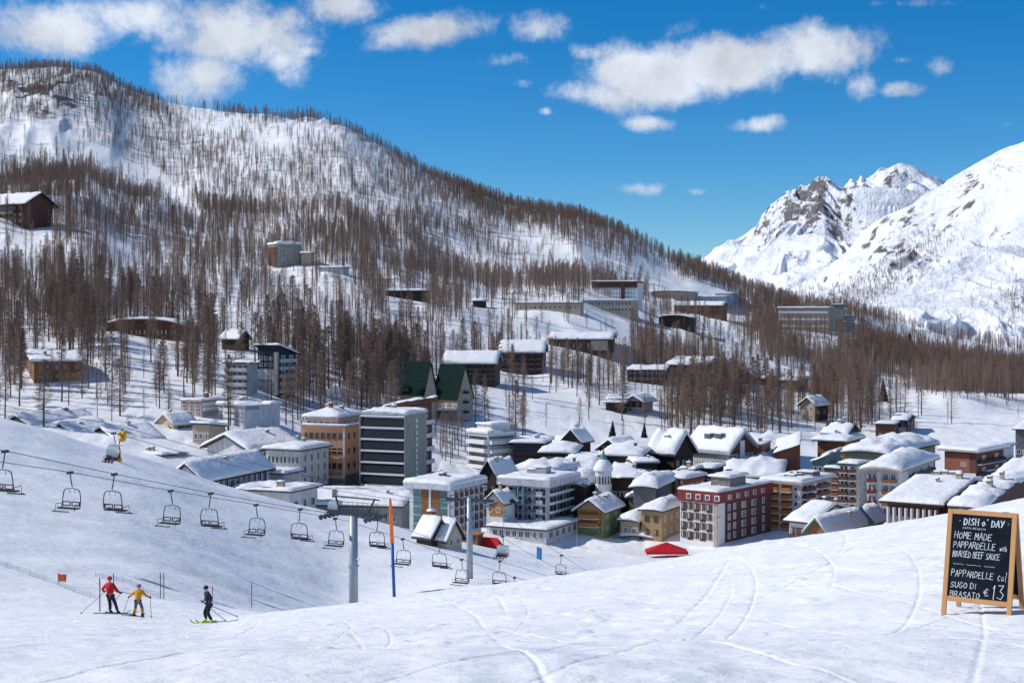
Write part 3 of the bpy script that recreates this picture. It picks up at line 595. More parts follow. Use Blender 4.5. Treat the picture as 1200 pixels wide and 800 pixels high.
b = B('building', 'green-slate stepped block at the right end of the long green terrace', (952,970,985), 542, 402, 25, wall='slate_green', roof=('shx', 2), over=.5, snow=1.3, rmat='slate_green', patch=.5); b.win('L', 3, 4).win('R', 2, 4)
b = B('hotel', 'brown gabled hotel with white ground floors and broad snow roof', (806,854,885), 528, 432, 46, wall='brown_wood', roof=('gx', 5.2), over=1.4, snow=1.3, rmat='grey_plaster', rt=.7)
b.panel('L', (0, 1), (.0, .99), 'white_plaster', .08).panel('R', (.42, .58), (-.1, 1.2), 'frame_white', .2).panel('R', (.0, 1), (-.1, .25), 'white_plaster', .15).win('L', 8, 2, 1, 1.3, frame='frame_brown').win('R', 3, 4, 1.1, 1.3, u=(.02, .4)).win('R', 3, 4, 1.1, 1.3, u=(.6, .98)).chim((.4, .2, 2.2, 1.6), (.65, .22, 2.2, 1.6), m='dark_concrete')
b = B('building', 'brick-red cube building right of the brown gabled hotel', (882,893,903), 522, 440, 20, wall='brick', over=.4, snow=.6, minh=6); b.win('L', 3, 2, .9, .9).panel('L', (0, 1), (.0, .35), 'white_plaster', .08)
b = B('building', 'low rust-coloured building with slanting roof at forest edge', (908,936,951), 532, 436, 12, wall='brick', roof=('shx', 2.5), over=.5, snow=.7, rmat='rail_wood', minh=3); b.win('L', 5, 1, 1.2, .9, warm=.4)
b = B('hotel', 'snow-heaped house with terraced roof left of brown gabled hotel', (762,790,812), 530, 428, 40, wall='dark_wood', roof=('gx', 5), over=1.2, snow=2.4, lump=.8, minh=5); b.win('L', 4, 1).win('R', 3, 2).chim((.5, .3, 1.6, 1.2))
b = B('chalet', 'broad chalet with two stacked snow roofs at the forest edge', (958,990,1008), 517, 450, 30, wall='mid_wood', roof=('hip', .2), over=1.4, snow=1.5, minh=5); b.balc('L', 2, 5, 1.2, 'brown_wood').win('R', 3, 2)
b = B('chalet', 'small gabled upper storey chalet above the stacked snow roofs', (966,992,1005), 508, 458, 30, wall='dark_wood', roof=('gx', 2.6), over=1, snow=1.3, minh=5); b.win('L', 4, 1)
b = B('chalet', 'dark brown barn with curved snow roof below the open snowfield', (1026,1048,1056), 502, 470, 18, base=519, wall='brown_wood', roof=('shyn', 1.5), over=.6, snow=.9, minh=6); b.win('L', 2, 1, 1, 1)
b = B('chalet', 'white and brown house behind the dark brown barn', (1046,1062,1072), 493, 482, 25, base=508, wall='dark_wood', roof=('gx', 1.5), over=.8, snow=1.2, minh=6); b.win('L', 2, 2).panel('L', (0, 1), (0, .5), 'white_plaster', .06).win('R', 2, 2)
b = B('house', 'flat grey-topped shelter cut by the right edge of the photo', (1190,1204,1230), 504, 470, 25, wall='dark_concrete', over=1, snow=.8, minh=5); b.win('L', 2, 1)
b = B('apartment_house', 'brick-orange building with white pillars above the yellow house', (769,802,826), 562, 378, 35, wall='brick', roof=('hip', .1), over=.7, snow=1.3, rmat='maroon'); b.balc('L', 3, 5, 1.1, 'maroon', fins='tan', warm=.5).win('R', 4, 3, 1.1, 1.5, warm=.4)
b = B('building', 'small orange penthouse block behind the brick-orange building', (796,812,822), 551, 388, 30, wall='orange_wood', over=.5, snow=1.1, minh=8); b.win('L', 3, 1).win('R', 2, 1)
b = B('building', 'dark flat-roofed house left of the long green terrace', (815,835,848), 550, 392, 25, wall='dark_wood', over=.6, snow=1.0, minh=6); b.win('L', 4, 2)
# ---- centre
b = B('apartment_house', 'long dark timber building behind the church steeple', (704,750,770), 535, 412, 12, wall='black_cladding', roof=('hip', .12), over=1.0, snow=1.4, rmat='dark_wood'); b.balc('L', 3, 8, 1.2, 'dark_wood', slab='dark_wood').win('R', 3, 2)
b = B('building', 'dark lower terrace with snow ledge right of the steeple', (712,755,772), 561, 376, 8, wall='dark_wood', over=.8, snow=1.1, minh=5); b.balc('L', 2, 9, 1.0, 'black_cladding', slab='dark_wood')
b = B('building', 'dark curved terrace wing with snow ledge beside brick-orange building', (745,770,784), 543, 400, -4, wall='black_cladding', over=.8, snow=1.3, minh=7, depth=10); b.balc('L', 3, 5, 1.2, 'dark_wood', slab='dark_wood')
b = B('chalet', 'small dark gabled chalet with domed snow roof by green firs', (703,727,748), 527, 438, 40, wall='dark_wood', roof=('gy', 2.6), over=1.1, snow=1.6, minh=5); b.win('L', 2, 1).win('R', 3, 1)
b = B('apartment_house', 'black-fronted long building with red sign under flat snow roof', (601,636,646), 520, 440, 10, wall='black_cladding', over=1.0, snow=1.2); b.bands('L', 3, 'glass', hf=.4).panel('L', (.1, .13), (.2, .5), 'red_roof', .2).balc('L', 3, 6, 1.1, 'dark_wood', slab='dark_wood', doors=False)
b = B('apartment_house', 'dark timber building with small gabled tower and snow roof', (634,672,690), 531, 425, 8, wall='dark_wood', roof=('hip', .15), over=1.0, snow=1.5, lump=.4); b.balc('L', 3, 7, 1.2, 'brown_wood', slab='dark_wood')
b = B('chalet', 'dark gabled attic behind the dark timber building', (660,680,692), 516, 445, 30, wall='dark_wood', roof=('gy', 3), over=1, snow=1.2, minh=6)
b = B('chalet', 'dark barn with steep snowy gable left of the grey hotel', (563,584,606), 560, 372, 35, wall='dark_wood', roof=('gy', 4.2), over=1.0, snow=1.0); b.win('L', 2, 2, .9, .9)
b = B('house', 'white house with orange timber gable between two flat-roofed blocks', (570,589,603), 588, 350, 30, wall='white_plaster', roof=('gy', 2.2), over=.9, snow=1.0); b.panel('L', (.2, 1), (.55, .98), 'orange_wood', .07).win('L', 2, 2, 1, 1)
b = B('building', 'broad snow-covered roofs behind the grey hotel', (605,645,672), 555, 385, 30, wall='dark_wood', roof=('heap', 1.2), over=1.5, snow=2.0, lump=.7, minh=5)
b = B('building', 'low snow-roofed range between steeple and dark timber building', (655,690,712), 556, 392, 10, wall='dark_concrete', roof=('gx', 2), over=1, snow=1.5, lump=.6, minh=4)
b = B('house', 'snow-laden chalet roof directly below the church steeple', (672,700,730), 585, 386, 32, wall='mid_wood', roof=('gy', 2.0), over=1.3, snow=1.7, lump=.6, minh=5); b.win('L', 3, 1)
b = B('house', 'drift-covered house roof between grey hotel and steeple', (664,684,706), 570, 366, 20, wall='dark_wood', roof=('heap', 2), over=1, snow=1.9, lump=.7, minh=4)
b = B('house', 'snow-mounded low house behind the green-walled house', (742,768,790), 573, 362, 20, wall='dark_concrete', roof=('heap', 1.6), over=1, snow=2, lump=.7, minh=4)
b = B('apartment_block', 'white apartment block with rounded balcony bands on the slope', (549,572,603), 508, 442, 50, wall='frame_white', roof=('hip', .05), over=.6, snow=1.2, rmat='frame_white', rt=.3)
b.bands('L', 4, 'glass', hf=.4).bands('R', 4, 'glass', hf=.35, v=(.2, .98)).balc('L', 4, 3, 1.4, 'frame_white', slab='frame_white', doors=False, v=(.05, .95)).balc('R', 3, 2, 1.4, 'frame_white', slab='frame_white', doors=False, v=(.25, .95)).win('R', 4, 1, .8, .8, v=(.02, .2)).chim((.5, .5, 1, 1))
x0, x1, y0, y1 = -b.L1*.8, -b.L1*.1, b.L2*.2, b.L2*.9
mb = MB(); mb.box(x0, x1, y0, y1, b.h+.3, b.h+2.6, M['white_plaster']); mb.build('penthouse', b.roof); capgrid(x0-.6, x1+.6, y0-.6, y1+.6, lambda X, Y: b.h+2.6+0*X, 1.0, 8).build('roof_snow', b.roof, smooth=True)
# striped office tower
b = B('tower_block', 'dark grey tower block with white horizontal bands and blank right wall', (425,477,500), 486, 362, 22, wall='concrete', over=.3, snow=1.1, rmat='light_grey', rt=.5)
n = 8
for j in range(n+1):
    b.panel('L', (-.02, .99), (.985-.118*j-.012, .985-.118*j+.006), 'frame_white', 1.3, 'balcony')
for j in range(n):
    b.panel('L', (.03, .96), (.985-.118*j-.100, .985-.118*j-.035), 'black_cladding', 1.15, 'balcony_rail'); b.panel('L', (.0, .99), (.985-.118*j-.036, .985-.118*j-.013), 'glass', .1, 'window')
b.panel('L', (-.02, .0), (.05, .99), 'concrete', 1.35).panel('L', (.985, 1.0), (.0, .99), 'concrete', 1.35)
for j in range(14): b.panel('R', (.46, .52), (.1+j*.062, .1+j*.062+.04), 'frame_white', .08, 'window')
b = B('building', 'dark penthouse with snowy slanted roof behind the striped tower block', (455,487,506), 482, 385, 22, wall='maroon', roof=('shx', 1.8), over=1.2, snow=1.2, rmat='maroon', rt=1.3, minh=20); b.balc('R', 6, 1, 1.2, 'white_plaster', u=(.3, .95))
b = B('building', 'green-glass low hall at the foot of the striped tower block', (426,468,486), 588, 346, 18, wall='slate_green', over=.5, snow=.7, minh=5); b.win('L', 8, 2, 1.8, 1.3)
# orange palazzo
b = B('hotel', 'orange classical hotel with pale attic storey and dark stone base', (353,404,426), 500, 372, 20, wall='orange_plaster', over=.5, snow=.25, rmat='pink', rt=.4)
b.win('L', 7, 3, .9, 1.3, v=(.32, .97), frame='frame_brown').win('R', 3, 3, .9, 1.2, v=(.32, .97), frame='frame_brown').panel('L', (.0, .99), (.0, .22), 'stone_wall', .2).panel('R', (.0, 1), (.0, .3), 'dark_concrete', .15).balc('L', 1, 1, 1.6, 'bars', u=(.35, .98), v=(.28, .3), doors=False).panel('L', (.97, 1), (.24, .99), 'frame_white', .12).panel('L', (0, 1), (.64, .66), 'pink', .1)
b = B('hotel_attic', 'pale pink attic floor with snowy hipped roof above orange hotel', (357,396,424), 489, 375, 20, wall='pink', roof=('hip', .35), over=.7, snow=.8, rmat='pink', rt=.25, hgt=3.4, cat='attic'); b.win('L', 5, 1, 1.6, 1.2).win('R', 2, 1, .9, 1.2).chim((.4, .4, 1, 1.2), (.75, .5, 1, 1.2), m='pink')
# ---- school complex on the left
b = B('hall', 'big white hall with broad gabled snow roof on the left', (243,292,348), 527, 372, 38, wall='white_plaster', roof=('gy', 3.2), over=1.4, snow=1.5, rmat='dark_wood', rt=.4, lump=.15); b.win('R', 12, 1, .9, .9, v=(.6, .95)).win('L', 2, 1)
b = B('hall', 'white three-storey school block with rows of small windows', (312,352,385), 528, 358, 22, wall='white_plaster', roof=('hip', .12), over=.9, snow=1.3, lump=.15); b.win('L', 8, 3, 1, 1.6, v=(.12, .95)).win('R', 4, 3, 1, 1.6, v=(.3, .95)).panel('R', (0, 1), (0, .25), 'concrete', .1)
b = B('hall', 'long low white wing with tall windows and snow roof at slope crest', (200,238,316), 562, 318, 20, wall='white_plaster', patch=.001, roof=('gy', 3.2), over=1.1, snow=1.3, lump=.15, rmat='dark_wood'); b.win('R', 11, 1, 1.9, 2.6, v=(.35, 1), frame='frame_white').panel('L', (0, 1), (.0, .99), 'tan', .05)
b = B('annex', 'low white annex with wide snow roof below the school block', (272,340,372), 577, 318, 22, wall='white_plaster', over=1.0, snow=1.0, lump=.15); b.win('L', 6, 1, 1.8, 1.4).win('R', 3, 1, 1.8, 1.6)
b = B('annex', 'small snow-topped porch between the long wing and school block', (308,332,350), 556, 346, 22, wall='white_plaster', over=.9, snow=1.1, lump=.15, minh=6); b.win('L', 5, 1, .9, 1.2).win('R', 3, 1, .9, 1.2)
b = B('terrace_building', 'long snow-covered terrace roof behind the lift tower', (352,470,484), 594, 326, 9, wall='concrete', roof=('shy', 1.5), over=.8, snow=1.0, minh=3.4); b.win('L', 12, 1, 1.8, 1.0)
b = B('terrace_building', 'wide low snowy roof between school block and striped tower', (378,474,488), 584, 347, 10, wall='concrete', roof=('shyn', 1.5), over=.8, snow=1.3, minh=3)
b = B('chalet', 'white chalet with dark balconies and large snow roof on the left', (104,140,188), 518, 392, 44, wall='white_plaster', roof=('gy', 3.4), over=1.4, snow=1.3, lump=.15, rmat='dark_wood'); b.balc('R', 2, 4, 1.2, 'dark_wood', v=(.0, .9), first=0).win('L', 2, 1, .8, .8)
b = B('chalet', 'flat snow-roofed extension right of the white chalet with balconies', (150,190,215), 534, 378, 30, wall='light_grey', over=1.0, snow=1.0, lump=.15); b.win('L', 6, 1, 1, 1).win('R', 3, 1)
b = B('building', 'wide snow-covered roof at the far left above the slope', (8,36,108), 498, 402, 30, wall='tan', roof=('gy', 2.2), over=1.4, snow=1.7, lump=.2, rmat='dark_wood', minh=5)
b = B('building', 'second snowy roof just right of the far-left roof', (60,88,128), 508, 398, 34, wall='light_grey', roof=('gy', 2.2), over=1.4, snow=1.6, lump=.2, minh=4)
b = B('hotel', 'cream hotel with round porthole windows and red-brown porch', (184,203,228), 497, 412, 40, wall='cream', roof=('gy', 2.5), over=.8, snow=1.1, rmat='tan')
me_c = None
def disk(r, m, name='window'):
    mb = MB(); vs = [(r*math.cos(a*math.pi/8), -.06, r*math.sin(a*math.pi/8)) for a in range(16)]; mb.add(vs, [tuple(range(16))], M[m]); vo = [(v[0]*1.2, -.03, v[2]*1.2) for v in vs]; mb.add(vo, [tuple(range(16))], M['tan']); return mb.mesh(name)
for i in range(2):
    for j in range(2): b.put(disk(1.25, 'glass'), 'R', (.36+.34*i)*b.L2, (.42+.3*j)*b.h, 'window')
b.panel('L', (.1, .9), (.2, .7), 'maroon', .3)
b = B('hotel', 'pink stepped hotel building above the porthole windows', (212,236,257), 470, 432, 26, wall='pink', over=.5, snow=.8, rmat='pink', patch=.5); b.win('L', 3, 4, 1.2, 1.4).win('R', 3, 4, 1.2, 1.5).balc('R', 3, 1, 1, 'white_plaster', doors=False, first=1)
b = B('hotel', 'pale grey ornate hotel with blue mural stripe under the eaves', (256,287,328), 476, 425, 42, wall='light_grey', over=.6, snow=1.3, rmat='light_grey'); b.win('L', 6, 4, 1.0, 1.5, frame='frame_white').balc('L', 3, 1, 1.1, 'white_plaster', u=(.3, .7), doors=False).panel('R', (.02, .4), (.8, .98), 'teal_panel', .06)
b = B('house', 'small cream outbuildings with snow roofs below the pink hotel', (226,245,264), 502, 398, 24, wall='tan', roof=('shyn', 1), over=.7, snow=1.1); b.win('L', 3, 1).win('R', 2, 1)
# ---- on the wooded slopes
b = B('apartment_house', 'black and white block with slanted snow roof among larches', (302,327,346), 415, 508, 30, base=463, wall='black_cladding', roof=('shyn', 2.5), over=1.0, snow=1.2, rmat='dark_wood'); b.panel('L', (.0, .98), (.36, .62), 'frame_white', .08).win('L', 4, 6, 1.1, 1.1, frame='frame_white').panel('L', (.84, 1.0), (0, 1.05), 'concrete', .9).balc('R', 5, 2, 1.2, 'light_grey').panel('L', (.0, .8), (.0, .34), 'grey_plaster', .07)
b = B('apartment_house', 'low grey wing with snowy balconies left of the black and white block', (264,292,302), 426, 512, 18, base=463, wall='grey_plaster', over=.8, snow=1.3); b.balc('L', 4, 3, 1.3, 'white_plaster', cols=4)
b = B('cabin', 'timber cabin with snow roof and lit terrace at left', (28,40,96), 424, 545, 66, base=449, wall='mid_wood', roof=('gy', 2.6), over=1.3, snow=1.2, rmat='mid_wood', lump=.4); b.win('R', 5, 2, 1.6, 1.3, frame='frame_brown', warm=.4).panel('R', (.5, 1), (.0, .5), 'orange_wood', 1.4).win('L', 2, 2, 1.4, 1.3)
b = B('lodge', 'long lodge with arched snow roof among the larches', (124,212,220), 383, 640, 6, base=396, wall='brown_wood', roof=('dome', 3.0), over=1.4, snow=1.3, rmat='mid_wood', lump=.1, minh=4.5); b.win('L', 16, 1, 2.2, 1.8, frame='frame_brown', warm=.7)
b = B('barn', 'small dark barn hidden in trees right of the arched lodge', (260,280,292), 396, 610, 30, base=412, wall='dark_wood', roof=('gx', 2.5), over=1, snow=1.1, minh=5)
b = B('building', 'pale concrete cube hotel alone in the forest', (314,325,353), 286, 1060, 62, base=314, wall='concrete', over=.8, snow=2.6, rmat='light_grey', minh=17); b.win('R', 6, 5, 1.6, 1.2).panel('L', (.0, 1), (0, .9), 'brown_wood', .2)
b = B('building', 'small snow-topped wing right of the concrete cube hotel', (353,364,368), 297, 1055, 15, base=313, wall='tan', over=.8, snow=1.6, minh=9)
b = B('building', 'thin snow-roofed hut row below the concrete cube hotel', (374,402,409), 314, 980, 10, base=320, wall='light_grey', over=.8, snow=1.6, minh=3)
b = B('lodge', 'dark mountain lodge with long sloping roof at the left edge', (-40,30,62), 238, 1250, 30, base=266, wall='brown_wood', roof=('gx', 8), over=3, snow=.9, rmat='dark_wood', rt=1.2, minh=20, patch=.6); b.panel('L', (.55, .8), (.55, 1.0), 'concrete', 1.0).win('L', 10, 3, 2, 1.6)
b = B('building', 'small concrete tower with snow beside the mountain lodge roof', (46,55,61), 231, 1262, 30, base=246, wall='concrete', over=.5, snow=1.2, minh=14)
b = B('apartment_house', 'steep green-roofed A-frame house on the left', (468,497,511), 458, 448, 35, base=490, wall='tan', roof=('gx', 10), over=.6, snow=0, rmat='green_roof', rt=.3, minh=6); b.win('R', 3, 2, .9, .9).win('L', 4, 1)
b = B('apartment_house', 'steep green-roofed A-frame house on the right with dark balconies', (508,536,554), 464, 440, 38, base=492, wall='tan', roof=('gx', 11), over=.6, snow=0, rmat='green_roof', rt=.3, minh=6); b.balc('R', 4, 1, 1.2, 'dark_wood', u=(.36, .62), v=(-.2, 1.5), cols=1).win('R', 2, 3, .9, .9, u=(.05, .35)).win('R', 2, 3, .9, .9, u=(.65, .95)).win('L', 6, 1)
b = B('building', 'flat snowy garage roof below the green A-frames', (505,530,552), 482, 425, 15, base=493, wall='dark_concrete', over=.8, snow=1.1, minh=5)
b = B('apartment_house', 'long brown balconied block right of the green A-frames', (520,580,586), 426, 545, 5, base=450, wall='brown_wood', roof=('gx', 4.0), over=1.2, snow=1.6, lump=.15); b.balc('L', 4, 9, 1.2, 'dark_wood', slab='dark_wood', cols=9, frame='frame_white')
b = B('apartment_house', 'upper brown balconied block with white balcony fronts', (586,636,641), 413, 580, 5, base=440, wall='brown_wood', roof=('gx', 4.5), over=1.2, snow=1.8, lump=.15); b.balc('L', 4, 6, 1.2, 'dark_wood', slab='dark_wood', cols=6).win('R', 2, 3)
for i in range(6):
    pass
b = B('hotel', 'white hotel with dark red upper storeys high on the slope', (694,747,753), 331, 900, 8, base=352, wall='frame_white', over=.6, snow=1.0, rmat='maroon', rt=1.0)
b.panel('L', (.0, 1), (.7, .99), 'maroon', .2).panel('L', (.64, .72), (.0, 1.08), 'maroon', .8).panel('L', (.25, .38), (.0, .6), 'tan', .3).win('L', 14, 4, .9, 1.1)
b = B('hotel', 'long grey concrete wing below the red and white hotel', (682,742,748), 352, 880, 4, base=367, wall='tan', over=.5, snow=.8, rmat='light_grey', minh=7); b.win('L', 14, 2, 1.4, 1.8)
b = B('building', 'low grey retaining building running left from the concrete wing', (604,680,684), 355, 885, 2, base=366, wall='tan', over=.5, snow=.8, minh=5); b.win('L', 12, 1, 1.4, 1.6)
b = B('building', 'pale building with rounded snow roof right of the red hotel', (763,812,818), 343, 930, 5, base=351, wall='tan', roof=('dome', 1.6), over=1.5, snow=1.6, rmat='dark_wood', minh=5); b.win('L', 10, 1, 1.6, 1.2)
b = B('building', 'long white flat building with raised block near ridge', (790,850,864), 348, 905, 8, base=363, wall='light_grey', over=.6, snow=1.2, minh=8); b.win('L', 10, 2, 1.6, 1.2)
b = B('building', 'raised white block at the end of the long flat building', (838,858,866), 344, 925, 12, base=362, wall='light_grey', over=.6, snow=1.0, minh=14)
b = B('chalet', 'brown gabled lodge in front of the long flat building', (790,846,852), 358, 850, 14, base=369, wall='mid_wood', roof=('gx', 3), over=1.4, snow=1.4, minh=6); b.win('L', 9, 2, 1.4, 1.2, frame='frame_brown')
b = B('barn', 'dark snow-edged barn half hidden in trees below brown lodge', (772,808,816), 373, 815, 6, base=386, wall='dark_wood', roof=('dome', 2), over=1.5, snow=.7, minh=7)
b = B('hall', 'brown timber hall with thick snow roof on wooded slope', (643,716,728), 398, 700, 6, base=413, wall='brown_wood', roof=('gx', 2.4), over=1.3, snow=2.0, minh=6); b.panel('L', (.68, .95), (.1, .95), 'tan', .2).win('L', 16, 1, 1.2, 2.4, frame='frame_brown')
b = B('hotel', 'long hotel with white balcony bands among trees on the right slope', (912,972,980), 361, 900, 6, base=389, wall='tan', over=.9, snow=1.5, minh=14); b.bands('L', 3, 'frame_white', hf=.28, t=1.2, name='balcony').win('L', 12, 3, 1.6, 1.4)
b = B('hotel', 'stepped concrete tower with white balconies beside the long hotel', (975,989,994), 357, 895, 15, base=390, wall='concrete', over=.6, snow=1.0, minh=18); b.bands('R', 4, 'frame_white', hf=.3, t=1.4, name='balcony')
b = B('hotel', 'lower stepped wing with white balconies right of the concrete tower', (988,1000,1004), 371, 890, 15, base=389, wall='tan', over=.6, snow=1.0, minh=12); b.bands('L', 4, 'frame_white', hf=.35, t=1.4, name='balcony')
b = B('chalet', 'dark chalet with gabled snow roof in the middle of the wood', (783,826,848), 428, 660, 25, base=449, wall='dark_wood', roof=('gx', 3), over=1.5, snow=1.5, minh=10); b.balc('L', 3, 6, 1.3, 'dark_wood', slab='dark_wood').balc('R', 3, 2, 1.3, 'black_cladding', slab='dark_wood')
b = B('chalet', 'dark terraced house left of the dark gabled chalet in the wood', (735,778,790), 434, 665, 8, base=450, wall='dark_wood', over=1.2, snow=.9, minh=8, patch=.5); b.balc('L', 2, 8, 1.3, 'dark_wood', slab='dark_wood')
b = B('chalet', 'stone-grey chalet with overhanging snow roof above the snowfield', (734,752,765), 470, 560, 25, base=484, wall='tan', roof=('gy', 1.8), over=1.6, snow=1.3, minh=6); b.panel('L', (0, 1), (.5, .98), 'dark_wood', .07).win('L', 2, 2, 1, 1).win('R', 2, 1)
b = B('barn', 'dark low barn left of the stone-grey chalet', (710,732,740), 472, 565, 12, base=484, wall='dark_wood', roof=('gx', 2), over=1, snow=1.1, minh=5)
b = B('chalet', 'small orange-gabled cabin on the right wooded slope', (870,884,902), 441, 620, 30, base=453, wall='orange_wood', roof=('gy', 2.5), over=1.2, snow=1.2, minh=4); b.win('L', 1, 1, 1, .9)
b = B('chalet', 'pale cabin with lumpy snow roof right of the orange-gabled cabin', (915,932,948), 446, 600, 24, base=459, wall='mid_wood', roof=('hip', .2), over=1.2, snow=1.6, lump=.6, minh=4.5); b.win('L', 4, 1)
b = B('barn', 'tiny dark hut above the orange-gabled cabin', (866,874,880), 434, 645, 30, base=441, wall='black_cladding', roof=('gx', 1), over=.8, snow=1.2, minh=3.5)
b = B('house', 'snow-roofed house between orange-gabled cabin and pale cabin', (893,905,918), 445, 612, 20, base=454, wall='dark_wood', roof=('heap', 2), over=1.2, snow=1.7, lump=.7, minh=3.5)
b = B('chalet', 'grey-brown gabled chalet standing in larches on the right', (938,955,970), 474, 540, 40, base=494, wall='tan', roof=('gy', 2.8), over=1.2, snow=1.2, minh=7); b.win('L', 2, 2, 1, 1).win('R', 2, 1).panel('R', (0, 1), (0, .9), 'dark_wood', .06)
b = B('building', 'long snow-roofed building hidden behind larches in mid-slope', (452,500,504), 341, 900, 4, base=353, wall='dark_wood', over=1, snow=1.8, minh=5)
b = B('barn', 'small snow-roofed barn right of the hidden long building', (554,566,570), 353, 870, 15, base=361, wall='dark_wood', over=1, snow=1.8, minh=4)
# ---- huts by the piste bottom
b = B('hut', 'left hut of the two small gabled huts by the piste', (488,505,521), 628, 300, 40, base=639, y0=150, wall='dark_wood', roof=('gx', 2.4), over=.6, snow=.8, minh=2.4, cat='hut')
b = B('hut', 'yellow gable hut, right of the two small huts by the piste', (505,523,537), 631, 297, 38, base=643, y0=150, wall='cream', roof=('gx', 2.6), over=.6, snow=.8, minh=3.2, cat='hut'); b.win('R', 2, 1, .8, 1)
# ---- church
cy = 371.0; cx = (707-600)*cy/F; cz = hz(cx, cy); top = (HY-552)*cy/F-cz
t = empty('church_tower', (cx, cy, cz), rad(-20), label='white church steeple with snow dome and green pointed spire', cat='church tower')
r = 10*cy/F*.98; mb = MB(); n = 8
def ringp(r, z): return [(r*math.cos((k+.5)*math.pi/4), r*math.sin((k+.5)*math.pi/4), z) for k in range(8)]
def lat8(mb, prof, m):
    vs = []; [vs.extend(ringp(r_, z_)) for r_, z_ in prof]; fs = []
    for i in range(len(prof)-1):
        for k in range(8): fs.append((i*8+k, i*8+(k+1) % 8, i*8+8+(k+1) % 8, i*8+8+k))
    fs.append(tuple((len(prof)-1)*8+k for k in range(8))); mb.add(vs, fs, m)
lat8(mb, [(r, -2), (r, top), (r+.25, top), (r+.25, top+.35)], M['frame_white']); mb.build('tower_wall', t)
mb = MB(); lat8(mb, [(r+.45, top+.3), (r+.4, top+1.0), (r*.9, top+2.2), (r*.62, top+2.9), (.9, top+3.2)], M['snow_roof']); mb.build('roof_snow', t, smooth=True)
mb = MB(); lat8(mb, [(1.0, top+2.9), (.9, top+3.6), (.45, top+4.4), (.12, top+5.6), (.05, top+6.8)], M['green_copper']); mb.build('spire', t)
for k in range(8):
    for q in (-.42, .42):
        mb = MB(); mb.box(q-.22, q+.22, -.05, 0, 0, 1.9, M['glass']); a = (k)*math.pi/4
        rr = r*math.cos(math.pi/8); o = link('belfry_opening', mb.mesh('belfry_opening'), t, (rr*math.cos(a), rr*math.sin(a), top-3.1), a+math.pi/2)
BLD_PRINT = True
# ------------------------------------------------------------------ larches
def treemat(name, a, b_, rough=.9):
    m = bpy.data.materials.new(name); m.use_nodes = True; nt = m.node_tree; L = nt.links; b = nt.nodes['Principled BSDF']; b.inputs['Roughness'].default_value = rough; b.inputs['Specular IOR Level'].default_value = .1
    oi = N(nt, 'ShaderNodeObjectInfo'); tc = N(nt, 'ShaderNodeTexCoord'); n = N(nt, 'ShaderNodeTexNoise', i_Scale=.7); L.new(tc.outputs['Object'], n.inputs['Vector'])
    ad = N(nt, 'ShaderNodeMath', operation='MULTIPLY_ADD', i_1=.75, i_2=-.1); L.new(oi.outputs['Random'], ad.inputs[0])
    a2 = N(nt, 'ShaderNodeMath', operation='MULTIPLY_ADD', i_1=.5); L.new(n.outputs[0], a2.inputs[0]); L.new(ad.outputs[0], a2.inputs[2]); a2.use_clamp = True
    mx = N(nt, 'ShaderNodeMix', data_type='RGBA'); L.new(a2.outputs[0], mx.inputs[0]); mx.inputs[6].default_value = (*a, 1); mx.inputs[7].default_value = (*b_, 1)
    L.new(mx.outputs[2], b.inputs['Base Color']); M[name] = m
treemat('larch_bark', (.085, .07, .062), (.17, .13, .11))
treemat('larch_twigs', (.185, .14, .12), (.36, .24, .175))
treemat('fir_needles', (.012, .03, .016), (.03, .055, .028))
def tri_mesh(name, tris, m, extra=None):
    A = np.array(tris, dtype=np.float32).reshape(-1, 3); n = len(A)//3; me = bpy.data.meshes.new(name)
    me.vertices.add(n*3); me.vertices.foreach_set('co', A.ravel()); me.loops.add(n*3); me.loops.foreach_set('vertex_index', np.arange(n*3, dtype=np.int32))
    me.polygons.add(n); me.polygons.foreach_set('loop_start', np.arange(n, dtype=np.int32)*3); me.materials.append(m); me.update(calc_edges=True); return me
